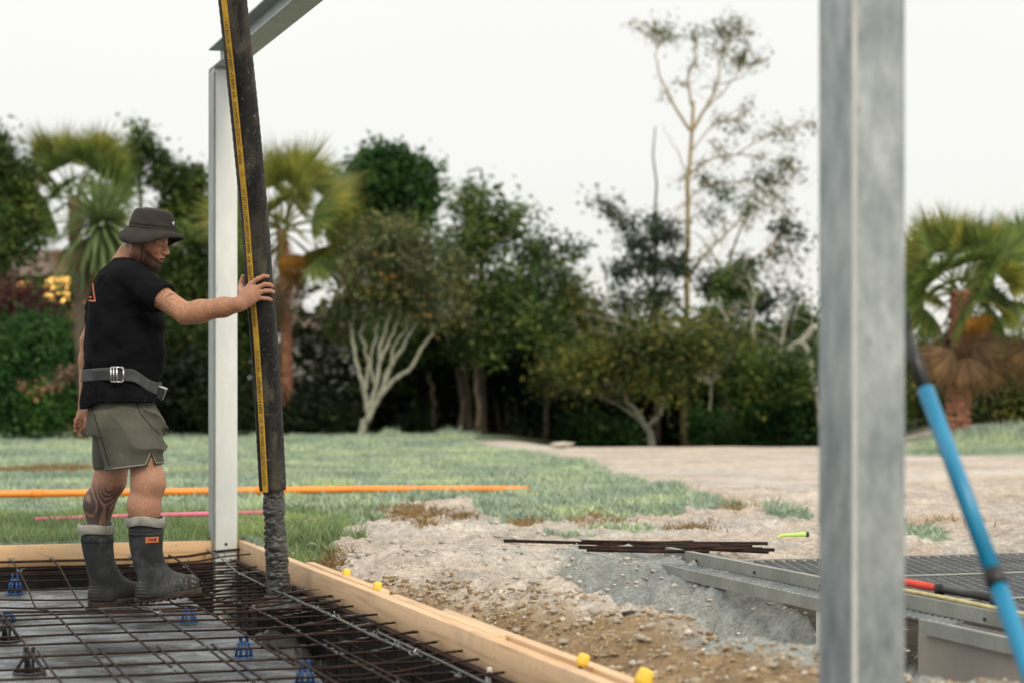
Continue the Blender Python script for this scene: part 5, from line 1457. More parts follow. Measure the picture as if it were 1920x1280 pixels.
# ---------------------------------------------------------------- joints
sh_r, el_r, wr_r = m_(252, 524, -.17), m_(348, 588, -.30), m_(450, 571, -.40)
sh_l, el_l, wr_l = m_(212, 528, .19), m_(170, 640, .26), m_(160, 756, .24)
hc_, hR = None, HR
def hose_at(px, py, out):                             # a point lying at a distance `out` from the hose wall
    Yc = float(np.interp(py, [q[1] for q in hose_px[::-1]], [q[2] for q in hose_px[::-1]]))
    xc = float(np.interp(py, [q[1] for q in hose_px[::-1]], [q[0] for q in hose_px[::-1]]))
    dx = (px - xc) / FPX * Yc; R_ = HR + out
    dy = -math.sqrt(max(R_ * R_ - dx * dx, 0.0))
    return P(px, py, Yc + dy) - MO
B = Field(m_(120, 1135, 0) + np.array((0, -.62, 0)), m_(530, 395, 0) + np.array((.02, .42, .02)), 0.0038)
# legs
B.chain([m_(243, 795, -.09), m_(271, 860, -.115), m_(277, 905, -.12), m_(271, 950, -.12), m_(272, 990, -.12), m_(280, 1065, -.12)], [.07, .067, .071, .068, .052, .03], .03)
B.ell(m_(295, 902, -.125), (.03, .045, .045), k=.03)
B.ell(m_(262, 945, -.12), (.05, .055, .055), k=.03)
B.chain([m_(220, 790, .10), m_(212, 860, .105), m_(205, 900, .11), m_(188, 940, .11), m_(182, 996, .11), m_(194, 1065, .11)], [.084, .076, .07, .063, .05, .03], .03)
B.ell(m_(222, 895, .11), (.025, .042, .042), k=.03)
B.ell(m_(178, 945, .11), (.05, .055, .06), k=.03)
# trunk
tr_rows = [(770, 180, 280, .14), (700, 172, 290, .155), (620, 170, 298, .17), (545, 180, 288, .185), (515, 192, 276, .16), (495, 208, 262, .09)]
fn, z0, z1 = loft(tr_rows); B.add(fn, (-.3, -.3, z0), (.25, .3, z1), .03)
B.ell(m_(232, 790, 0), (.09, .12, .05), k=.03)
# arms
B.chain([sh_r, sh_r + (el_r - sh_r) * .45, el_r], [.055, .052, .046], .025)
B.chain([el_r, el_r + (wr_r - el_r) * .28, el_r + (wr_r - el_r) * .7, wr_r], [.045, .048, .042, .032], .02)
B.ell(el_r + (wr_r - el_r) * .2 + np.array((0, 0, -.006)), (.06, .042, .044), k=.02)
B.chain([sh_l, sh_l + (el_l - sh_l) * .5, el_l], [.06, .055, .046], .025)
B.chain([el_l, el_l + (wr_l - el_l) * .3, wr_l], [.046, .046, .029], .02)
# right hand on the hose: palm, four fingers, thumb
MC = [hose_at(471, 532, .016), hose_at(481, 540, .015), hose_at(484.5, 549, .015), hose_at(483, 559, .014)]
for q, r in zip(MC, (.013, .0135, .013, .012)):
    B.cap(wr_r + (q - wr_r) * .12 + np.array((0, 0, 0)), q, .023, r, .016)
B.ell((wr_r * .45 + (MC[0] + MC[3]) * .275), (.036, .022, .036), k=.015)
fing = [[(483, 523.5, .012), (494, 518, .010), (502.5, 518.5, .009)], [(496, 533.5, .012), (505, 534, .010), (511, 537, .0085)], [(498, 545.5, .012), (507, 545.5, .010), (513, 548, .0085)], [(495, 559.5, .011), (503, 560.5, .009), (509, 562.5, .008)]]
for mc, fg, r in zip(MC, fing, (.0098, .0098, .0094, .0085)):
    pts = [mc] + [hose_at(*p) for p in fg]
    B.chain(pts, [r * 1.15, r * 1.1, r, r * .86], .004)
thp = [wr_r * .55 + MC[0] * .45 + np.array((-.012, .012, .004)), hose_at(455, 540, .012) + np.array((-.008, 0.015, 0)), hose_at(453.5, 529, .012) + np.array((-.004, .03, 0)), hose_at(453, 518, .012) + np.array((0.002, .035, 0))]
B.chain(thp, [.018, .0155, .0125, .0105], .008)
# left hand, loosely curled
hb = m_(156, 778, .235); B.cap(wr_l, hb, .026, .03, .02, None)
B.ell(m_(155, 784, .235), (.03, .022, .034), k=.012)
for (a, b, c, r) in (((149, 783), (139, 788), (143, 792), .0095), ((148, 790), (136, 793), (141, 799), .0098), ((149, 797), (138, 803), (143, 808), .0095), ((153, 804), (147, 813), (152, 818), .0088)):
    pts = [m_(156, a[1] - 3, .228)] + [m_(*q, .222 - .008 * i) for i, q in enumerate((a, b, c))]
    B.chain(pts, [r * 1.2, r * 1.1, r, r * .85], .004)
B.chain([m_(160, 772, .215), m_(163, 788, .2), m_(160, 800, .195)], [.014, .012, .0095], .008)
# neck and head
HC = m_(274, 441, -.01)
tl, yw = math.radians(18), math.radians(-13)
fwd = np.array((math.cos(tl) * math.cos(yw), math.cos(tl) * math.sin(yw), -math.sin(tl)))
upv = np.array((math.sin(tl) * math.cos(yw), math.sin(tl) * math.sin(yw), math.cos(tl)))
sid = np.cross(upv, fwd)                              # his left
def H(f, s, u): return HC + fwd * f + sid * s + upv * u
HRm = np.array((fwd, sid, upv))
B.chain([m_(232, 502, .0), m_(246, 479, -.005), m_(264, 463, -.01)], [.066, .058, .058], .02)
B.ell(H(.012, 0, -.002), (.09, .077, .09), HRm, k=.01)
B.ell(H(.04, 0, -.05), (.064, .062, .085), HRm, k=.02)
for s in (-1, 1):
    B.cap(H(.0, s * .056, -.082), H(.078, s * .016, -.118), .021, .02, .018)
    B.cap(H(-.005, s * .06, -.04), H(.0, s * .056, -.085), .02, .02, .02)
    B.cap(H(.09, s * .018, -.006), H(.076, s * .052, -.008), .011, .011, .012)          # brow
    B.ell(H(.072, s * .042, -.048), (.024, .02, .018), HRm, k=.014)                        # cheekbone
    B.ell(H(.107, s * .032, -.024), (.017, .015, .0115), HRm, k=.008, sub=True)            # eye socket
    B.ell(H(.083, s * .032, -.0235), (.0135, .0135, .0125), HRm, k=.003)                   # eyeball under a lowered lid
    B.cap(H(.098, s * .018, -.0275), H(.089, s * .046, -.028), .0035, .003, .003)
    B.ell(H(.112, s * .0115, -.053), (.011, .0085, .008), HRm, k=.005)                     # nostril wing
    B.ell(H(-.012, s * .08, -.032), (.024, .009, .034), HRm, k=.006)                       # ear
    B.ell(H(-.008, s * .089, -.03), (.012, .006, .02), HRm, k=.004, sub=True)
B.ell(H(.084, 0, -.12), (.024, .026, .022), HRm, k=.015)                                  # chin
B.cap(H(.098, 0, -.012), H(.122, 0, -.046), .009, .0125, .008)                            # nose
B.ell(H(.092, 0, -.078), (.02, .03, .02), HRm, k=.01)
B.ell(H(.109, 0, -.0745), (.0085, .022, .006), HRm, k=.004)                               # lips, parted
B.ell(H(.104, 0, -.0915), (.009, .02, .0065), HRm, k=.004)
B.ell(H(.110, 0, -.083), (.012, .019, .0042), HRm, k=.003, sub=True)
V, Q = B.mesh('body', 1)
def body_tint(V):
    n = fbm(V[:, 0] * 26, V[:, 1] * 26, V[:, 2] * 26, 3); n2 = fbm(V[:, 0] * 90, V[:, 1] * 90, V[:, 2] * 90, 2)
    skin = np.array((0.43, 0.215, 0.12)); red = np.array((0.36, 0.15, 0.085))
    c = skin + (red - skin) * sstep(-.1, .6, n)[:, None] * .6
    n3 = fbm(V[:, 0] * 7, V[:, 1] * 7, V[:, 2] * 7, 3)
    c = c * (1 + .2 * n2 + .22 * n3)[:, None]
    dirt = sstep(.35, .6, fbm(V[:, 0] * 55, V[:, 1] * 55, V[:, 2] * 55 + 9, 3)) * .5
    c = c * (1 - dirt)[:, None] + np.array((.2, .17, .14)) * dirt[:, None]
    z = V[:, 2]; L = (V - HC) @ HRm.T
    head = z > m_(0, 512)[2]
    face = head & (L[:, 0] > .02)
    c[face] = c[face] * np.array((.98, .92, .9))
    hand = (V[:, 0] > m_(452, 0)[0] + .03)
    c[hand] = c[hand] * .5 + .5 * np.array((.5, .26, .175))
    leg = z < m_(0, 860)[2]
    c[leg] = c[leg] * .6 + .4 * np.array((.44, .24, .17))
    def over(col, m): 
        nonlocal c
        m = np.clip(m, 0, 1)[:, None]; c = c * (1 - m) + np.array(col) * m
    # stubble on jaw and nape, goatee, lips, brows
    f, s, u = L.T
    ul = -.012 - .72 * np.clip(f + .005, 0, .1)
    st = sstep(.006, -.012, u - ul + .006 * n2) * sstep(-.035, -.008, f + .012 * n2) * head * (u > -.145)
    global BEARD; BEARD = st
    over((.1, .042, .026), st * np.clip(.55 + .4 * n2, 0, .9)); over((.035, .018, .012), st * sstep(.03, .06, f) * .8)
    go = np.exp(-((f - .088) / .028) ** 2 - (s / .03) ** 2 - ((u + .122) / .026) ** 2) * head
    over((.03, .02, .016), np.clip(go * 1.7, 0, .95))
    must = np.exp(-((u + .064) / .006) ** 2 - (s / .026) ** 2) * (f > .085) * head
    over((.12, .06, .04), must * .55)
    lip = (np.exp(-((u + .0745) / .006) ** 2) + np.exp(-((u + .0915) / .006) ** 2)) * (f > .098) * (np.abs(s) < .022) * head
    over((.42, .15, .12), lip * .8)
    over((.03, .012, .01), np.exp(-((u + .083) / .0045) ** 2) * (f > .09) * (np.abs(s) < .02) * head)
    br = np.exp(-((u + .002) / .006) ** 2) * (f > .07) * (np.abs(s) > .012) * (np.abs(s) < .055) * head
    over((.14, .065, .035), br * .75)
    ly = np.exp(-((u + .0265) / .003) ** 2) * (f > .075) * (np.abs(s) > .016) * (np.abs(s) < .048) * head
    over((.05, .025, .02), ly * .8)
    # inked patterns: upper right arm, left calf
    t = (V - sh_r) @ (el_r - sh_r) / np.sum((el_r - sh_r) ** 2)
    arm = (np.linalg.norm(V - sh_r - np.clip(t, 0, 1)[:, None] * (el_r - sh_r), axis=1) < .09)
    pat = np.abs(np.sin(18 * fbm(V[:, 0] * 9, V[:, 1] * 9, V[:, 2] * 9 + 3, 2) * 1.3))
    over((.09, .07, .065), arm * sstep(.85, .72, t) * sstep(.6, .15, pat) * .8)
    calf = (V[:, 1] > 0) & (z < m_(0, 905)[2] + .05 * n)
    pat2 = .5 * np.sin(26 * fbm(V[:, 0] * 9, V[:, 1] * 9, V[:, 2] * 6, 2)) + .35 * fbm(V[:, 0] * 40, V[:, 1] * 40, V[:, 2] * 25, 2)
    over((.055, .045, .045), calf * sstep(m_(0, 900)[2], m_(0, 930)[2], z) * (.92 - .6 * sstep(.1, .4, pat2)))
    return c
def tinted(name, V, Q, cols, mat, parent):
    me = me_from(name, V, Q, True)
    ca = me.color_attributes.new('tint', 'FLOAT_COLOR', 'POINT')
    ca.data.foreach_set('color', np.concatenate([np.clip(cols, 0.003, 1), np.ones((len(cols), 1))], 1).astype(np.float32).ravel())
    return link(name, me, mat, parent)
def mat_tint(name, rough, bump, bs, sss=0.0, spec=0.4, var=.12):
    t = NT(name); at = t.node('ShaderNodeAttribute'); at.attribute_name = 'tint'
    v = t.coord('Object'); n = t.noise(v, bs, 4, .6)
    c = t.mix(at.outputs['Color'], t.ramp(n, [(.3, (1 - var,) * 3), (.7, (1 + var,) * 3)]), 1.0, 'MULTIPLY')
    t.color(c); t.set(rough=rough, spec=spec)
    if sss: t.set(sss=sss); t.b.inputs['Subsurface Radius'].default_value = (.012, .005, .003); t.b.inputs['Subsurface Scale'].default_value = 1.0
    t.bump(n, bump, .003)
    return t.m
M['skin'] = mat_tint('skin', .48, .5, 160, 0.1, .4, .2)
man = thing('person', 'man in black T-shirt, bucket hat, shorts and rubber boots steadying the hose', 'person', tuple(MO))
body_o = tinted('body', V, Q, body_tint(V), M['skin'], man)
# beard: short hairs rooted in the jaw
M['beard'] = simple('beard_hair', (.06, .026, .015), .7, .4, 60)
vn = np.empty(len(V) * 3, np.float32); body_o.data.vertices.foreach_get('normal', vn); vn = vn.reshape(-1, 3)
Lh = (V - HC) @ HRm.T
ii = np.nonzero((BEARD > .5) & (Lh[:, 0] > .03))[0]
ii = ii[rng.integers(0, len(ii), 2600)]
gl = np.exp(-((Lh[ii, 0] - .085) / .03) ** 2 - (Lh[ii, 1] / .03) ** 2 - ((Lh[ii, 2] + .125) / .028) ** 2)
ln = (.003 + .003 * rng.random(len(ii)) + .010 * gl)[:, None]
rt = V[ii] + rng.normal(size=(len(ii), 3)) * .0012
dd = vn[ii] * .7 + rng.normal(size=(len(ii), 3)) * .35 - upv * .7 + fwd * .1
dd /= np.linalg.norm(dd, axis=1)[:, None]
sd = np.cross(dd, rng.normal(size=dd.shape)); sd /= np.linalg.norm(sd, axis=1)[:, None]
hv = np.stack([rt - sd * .0006, rt + sd * .0006, rt + dd * ln], 1).reshape(-1, 3)
link('beard', me_from('beard', hv, np.arange(len(hv)).reshape(-1, 3)), M['beard'], man)

# ---------------------------------------------------------------- T-shirt
shirt_rows = [(768, 153, 300, .19), (752, 152, 300, .19), (735, 153, 297, .186), (716, 156, 300, .184), (703, 157, 303, .182), (690, 158, 307, .187), (660, 160, 310, .192), (620, 161, 307, .195), (580, 164, 303, .2), (545, 170, 297, .205), (520, 180, 287, .2), (505, 191, 276, .17), (492, 204, 264, .115), (484, 212, 258, .085)]
fn, z0, z1 = loft(shirt_rows, 0.0)
def cloth_noise(X, Y, Z, amp, fx, fy, fz, off, o=3):
    shp = np.broadcast_shapes(X.shape, Y.shape, Z.shape)
    return amp * fbm(np.broadcast_to(X, shp) * fx + off, np.broadcast_to(Y, shp) * fy, np.broadcast_to(Z, shp) * fz, o)
T = Field((-.27, -.33, z0 - .02), (.30, .32, z1 + .03), 0.0045)
def shirt_fn(X, Y, Z):
    zb = (Z - m_(0, 690)[2])
    folds = cloth_noise(X, Y, Z, .012, 5, 5, 20, 1, 3) * np.exp(-(zb / .09) ** 2) + cloth_noise(X, Y, Z, .013, 9, 9, 6, 7, 3)
    lower = cloth_noise(X, Y, Z, .014, 13, 13, 3, 4, 2) * sstep(m_(0, 716)[2], m_(0, 745)[2], Z)
    # diagonal pulls from the armpit towards the belly
    g = X * .55 + Z * .83
    pull = .008 * np.sin(g * 55 + 3 * vnoise(X * 8, Y * 8, Z * 8)) * sstep(-.02, .12, X) * np.exp(-((Z - m_(0, 610)[2]) / .13) ** 2)
    return fn(X, Y, Z) + (folds + lower + pull).astype(np.float32)
T.add(shirt_fn, (-.27, -.33, z0), (.30, .32, z1), .03)
sl_dir = (el_r - sh_r) / np.linalg.norm(el_r - sh_r)
sl_end = sh_r + sl_dir * .185
T.cap(sh_r + np.array((-.015, .02, .0)), sl_end + sl_dir * .03, .078, .068, .05)
sl2 = (el_l - sh_l) / np.linalg.norm(el_l - sh_l)
T.cap(sh_l, sh_l + sl2 * .2, .085, .078, .04)
sl_, X, Y, Z = T.reg(T.lo, T.lo + T.n * T.h)
T.F[sl_] += (cloth_noise(X, Y, Z, .012, 16, 16, 16, 21, 2) * (np.abs(Y) > .15)).astype(np.float32)
# sleeve ends, hollow round the arm; neck opening; hem
se = sl_end
T.cut(lambda X, Y, Z: se[0] * 0 - ((X - se[0]) * sl_dir[0] + (Y - se[1]) * sl_dir[1] + (Z - se[2]) * sl_dir[2]), se - .14, se + .17, .004)
s2 = sh_l + sl2 * .17
T.cut(lambda X, Y, Z: -((X - s2[0]) * sl2[0] + (Y - s2[1]) * sl2[1] + (Z - s2[2]) * sl2[2]) + 0 * X, s2 - np.array((.1, .03, .12)), s2 + .1, .004)
T.cut(cone(sl_end - sl_dir * .05, sl_end + sl_dir * .05, .05, .063), sl_end - .12, sl_end + .12, .004)
T.cut(cone(m_(240, 503), m_(256, 472, -.005), .058, .068), m_(240, 505) - .15, m_(256, 468) + .15, .006)
T.keep(lambda X, Y, Z: np.interp(X.ravel(), [m_(150, 0)[0], m_(172, 0)[0], m_(200, 0)[0], m_(300, 0)[0]], [m_(0, 767)[2], m_(0, 764)[2], m_(0, 754)[2], m_(0, 754)[2]]).reshape(X.shape) - Z + 0 * Y, .003)
V, Q = T.mesh('shirt', 1)
t = NT('black_cotton'); v = t.coord('Object')
nn = t.noise(v, 7, 5, .6); dust = t.noise(t.coord('Object', (1, 1, .6)), 16, 6, .7)
sepz = t.node('ShaderNodeSeparateXYZ'); t.l.new(v, sepz.inputs[0])
c = t.ramp(nn, [(.3, (.004, .0045, .0055)), (.7, (.0075, .008, .0095))])
lowm = t.node('ShaderNodeMath'); lowm.operation = 'MULTIPLY'
t.l.new(t.maprange(dust, .6, .75, 0, .55), lowm.inputs[0]); t.l.new(t.maprange(sepz.outputs['Z'], 1.15, .92, 0, 1), lowm.inputs[1])
c = t.mix(c, (.2, .19, .18), lowm.outputs[0])
t.color(c); t.set(rough=.95, spec=.1); t.bump(t.noise(v, 420, 2), .25, .002)
M['black_cotton'] = t.m
shirt = link('t_shirt', me_from('t_shirt', V, Q, True), M['black_cotton'], man)
shirt_bvh = BVHTree.FromPolygons([tuple(p) for p in V], [tuple(q) for q in Q.tolist()])
def on_cloth(bvh, px, py, off=.002):
    """where the view through this point of the photograph meets the cloth"""
    o = Vector(np.array((0, 0, CAMZ)) - MO); d = (Vector(m_(px, py, 0)) - o).normalized()
    h, nrm, i, _ = bvh.ray_cast(o, d)
    return None if h is None else (np.array(h) + np.array(nrm) * off)
def patch(bvh, poly_px, name, mat, parent, off=.002, sub=4):
    """a small print lying on the cloth; poly_px is a quad"""
    p = np.array(poly_px, float); g = np.linspace(0, 1, sub + 1)
    pts, ok = [], True
    for s in g:
        for r in g:
            q = (1 - s) * ((1 - r) * p[0] + r * p[1]) + s * ((1 - r) * p[3] + r * p[2])
            w = on_cloth(bvh, q[0], q[1], off)
            if w is None: return None
            pts.append(w)
    k = sub + 1
    F = [(i * k + j, i * k + j + 1, (i + 1) * k + j + 1, (i + 1) * k + j) for i in range(sub) for j in range(sub)]
    return MB().add(pts, F).build(name, mat, parent, True)
M['print_orange'] = simple('orange_print', (.62, .16, .06), .7, .1, 20)
M['print_white'] = simple('white_print', (.6, .55, .52), .7, .1, 20)
for (a, b, c, d) in (((173.5, 532), (175.5, 532), (177.5, 548), (175, 548)), ((175, 548), (177.5, 548), (180, 563), (177.5, 563)), ((165.5, 562.5), (180, 563), (180, 566), (165.5, 565.5)), ((171.5, 534), (173.5, 532), (169, 546), (167.5, 548))):
    patch(shirt_bvh, (a, b, c, d), 'back_print', M['print_orange'], shirt)
patch(shirt_bvh, ((168, 549), (172.5, 549), (172.5, 555), (168, 555)), 'back_print', M['print_white'], shirt)
patch(shirt_bvh, ((167.5, 556.5), (172.5, 556.5), (172.5, 559), (167.5, 559)), 'back_print', M['print_orange'], shirt)

# ---------------------------------------------------------------- belt
bz0, bz1 = m_(0, 714)[2], m_(0, 691)[2]
fb, _, _ = loft(shirt_rows, 0.0075)
G = Field((-.27, -.25, bz0 - .07), (.27, .25, bz1 + .03), 0.004)
G.add(fb, (-.27, -.25, bz0 - .07), (.27, .25, bz1 + .03), 0)
def bandz(X, Y, Z):
    drop = .06 * sstep(.02, .13, X) + .004 * np.sin(X * 20)
    return np.maximum(bz0 - drop - Z, Z - bz1 + drop)
G.keep(bandz, .002)
V, Q = G.mesh('belt', 1)
M['webbing'] = simple('grey_webbing', (.06, .066, .068), .8, .25, 30, bump=.4, bscale=300)
belt = link('belt', me_from('belt', V, Q, True), M['webbing'], man)
belt_bvh = BVHTree.FromPolygons([tuple(p) for p in V], [tuple(q) for q in Q.tolist()])
M['webbing_dark'] = simple('dark_webbing', (.03, .033, .034), .8, .25, 30, bump=.4, bscale=300)
patch(belt_bvh, ((174, 695), (208, 694), (208, 711), (176, 711)), 'belt_tail', M['webbing_dark'], belt, .004)
M['buckle'] = simple('steel_buckle', (.6, .6, .58), .25, .15, 20, .9)
bq = [on_cloth(belt_bvh, *p, .006) for p in ((210, 700), (219, 702), (229, 703))]
if all(q is not None for q in bq):
    yb = min(q[1] for q in bq) - .002
    b3 = lambda px, py: m_(px, py, yb)
    def bar(p, q, w, nm='buckle'):
        return MB().tube([b3(*p), b3(*q)], w, 8).build(nm, M['buckle'], belt, True)
    bar((208, 688), (229, 688), .0042); bar((208, 715), (229, 715), .0042); bar((231.5, 691), (231.5, 712), .0042); bar((208, 688), (208, 715), .0042); bar((219, 688), (219, 715), .005); bar((213, 689), (213, 714), .0042); bar((229, 688), (231.5, 691), .0042); bar((229, 715), (231.5, 712), .0042)
# box clipped to the front of the belt
q = m_(297, 735, -.03)
pm = Matrix.Translation(q) @ Matrix.Rotation(.35, 4, 'Y')
pouch = MB().box((-.035, -.03, -.03), (.03, .03, .022), pm, ch=.006).build('belt_pouch', M['black_plastic'], man)
MB().box((-.034, -.029, .0222), (.031, .029, .031), pm, ch=.004).build('lid', M['buckle'], pouch)

# ---------------------------------------------------------------- shorts
K = Field((-.26, -.3, m_(0, 890)[2]), (.22, .3, m_(0, 740)[2]), 0.0045)
fn2, z0, z1 = loft([(815, 163, 313, .19), (790, 163, 309, .186), (765, 166, 294, .168), (742, 170, 284, .155)])
K.add(fn2, (-.26, -.3, z0), (.22, .3, z1), .03)
leg_r = loft([(900, 205, 315, .112), (868, 207, 315, .116), (830, 195, 317, .118), (800, 185, 315, .112), (770, 182, 298, .085)], 0, False, -.105, 2.2)
leg_l = loft([(900, 168, 242, .1), (878, 168, 243, .105), (830, 166, 250, .11), (790, 165, 255, .11), (770, 165, 255, .11)], 0, False, .105, 2.2)
def leg_cloth(f):
    def fn(X, Y, Z):
        g = X * .75 + Z * .66
        n = vnoise(X * 6, Y * 6, Z * 6)
        return f(X, Y, Z) + (.022 * (np.abs(np.sin(g * 30 + 3.2 * n)) - .55) * sstep(-.16, .06, X) * sstep(m_(0, 868)[2], m_(0, 835)[2], Z) + cloth_noise(X, Y, Z, .008, 9, 9, 6, 3, 3)).astype(np.float32)
    return fn
K.add(leg_cloth(leg_l[0]), (-.26, 0, leg_l[1]), (.22, .3, leg_l[2]), .02)
K.add(leg_cloth(leg_r[0]), (-.26, -.3, leg_r[1]), (.22, 0, leg_r[2]), .015)
# hems, slit at the side, hollow legs
def hem(X, Y, Z):
    zr = np.interp(X.ravel(), [m_(205, 0)[0], m_(275, 0)[0], m_(312, 0)[0]], [m_(0, 881)[2], m_(0, 872)[2], m_(0, 868)[2]]).reshape(X.shape)
    zl = np.interp(X.ravel(), [m_(168, 0)[0], m_(240, 0)[0]], [m_(0, 881)[2], m_(0, 871)[2]]).reshape(X.shape)
    return np.where(Y < 0, zr, zl) - Z
K.keep(hem, .003)
def slit(X, Y, Z):
    xc = m_(283.5, 0, -.21)[0]; top = m_(0, 846)[2]
    w = (top - Z) * .24
    return np.maximum(np.abs(X - xc + .1 * (top - Z)) - w, np.maximum(Y + .06, Z - top)) * .9
K.cut(slit, (m_(270, 0, -.21)[0] - .05, -.3, m_(0, 890)[2]), (m_(300, 0, -.21)[0] + .05, -.02, m_(0, 840)[2]), .002)
fi, a0, a1 = loft([(900, 219, 301, .094), (868, 221, 301, .094), (856, 240, 292, .06), (846, 258, 280, .02)], 0, False, -.105, 2.2)
K.cut(fi, (-.26, -.3, a0), (.22, 0, a1), .004)
fi, a0, a1 = loft([(900, 177, 234, .086), (868, 178, 234, .086), (855, 195, 220, .03)], 0, False, .105, 2.2)
K.cut(fi, (-.26, 0, a0), (.22, .3, a1), .004)
V, Q = K.mesh('shorts', 1)
t = NT('khaki_cotton'); v = t.coord('Object')
n1 = t.noise(v, 6, 5, .6); n2 = t.noise(v, 26, 5, .7)
c = t.ramp(n1, [(.3, (.065, .066, .05)), (.7, (.115, .113, .088))])
c = t.mix(c, (.5, .48, .44), t.maprange(n2, .68, .76, 0, .6))
c = t.mix(c, (.06, .055, .045), t.maprange(t.noise(v, 4, 3), .6, .75, 0, .5))
t.color(c); t.set(rough=.85, spec=.25, sheen=.05); t.bump(t.noise(v, 380, 2), .25, .002)
shorts = link('shorts', me_from('shorts', V, Q, True), t.m, man)
shorts_bvh = BVHTree.FromPolygons([tuple(p) for p in V], [tuple(q) for q in Q.tolist()])
M['piping'] = simple('pale_piping', (.42, .42, .38), .8, .1, 20)
def raised_line(pts, nm, mat, r, bvh, parent):
    out = []
    for (p, q) in zip(pts[:-1], pts[1:]):
        for s in np.linspace(0, 1, 8):
            w = on_cloth(bvh, p[0] + (q[0] - p[0]) * s, p[1] + (q[1] - p[1]) * s, .0005)
            if w is not None: out.append(w)
    if len(out) > 3: MB().tube(np.array(out), r, 6).build(nm, mat, parent, True)
raised_line([(210, 878), (240, 874), (272, 870), (276, 862), (281, 849)], 'hem_piping', M['piping'], .0016, shorts_bvh, shorts)
raised_line([(286, 850), (293, 867), (309, 866)], 'hem_piping', M['piping'], .0012, shorts_bvh, shorts)
raised_line([(170, 757), (190, 820), (206, 874)], 'side_seam', M['black_cotton'], .0015, shorts_bvh, shorts)
raised_line([(256, 755), (262, 772), (280, 795), (300, 815)], 'pocket_seam', M['black_cotton'], .0015, shorts_bvh, shorts)

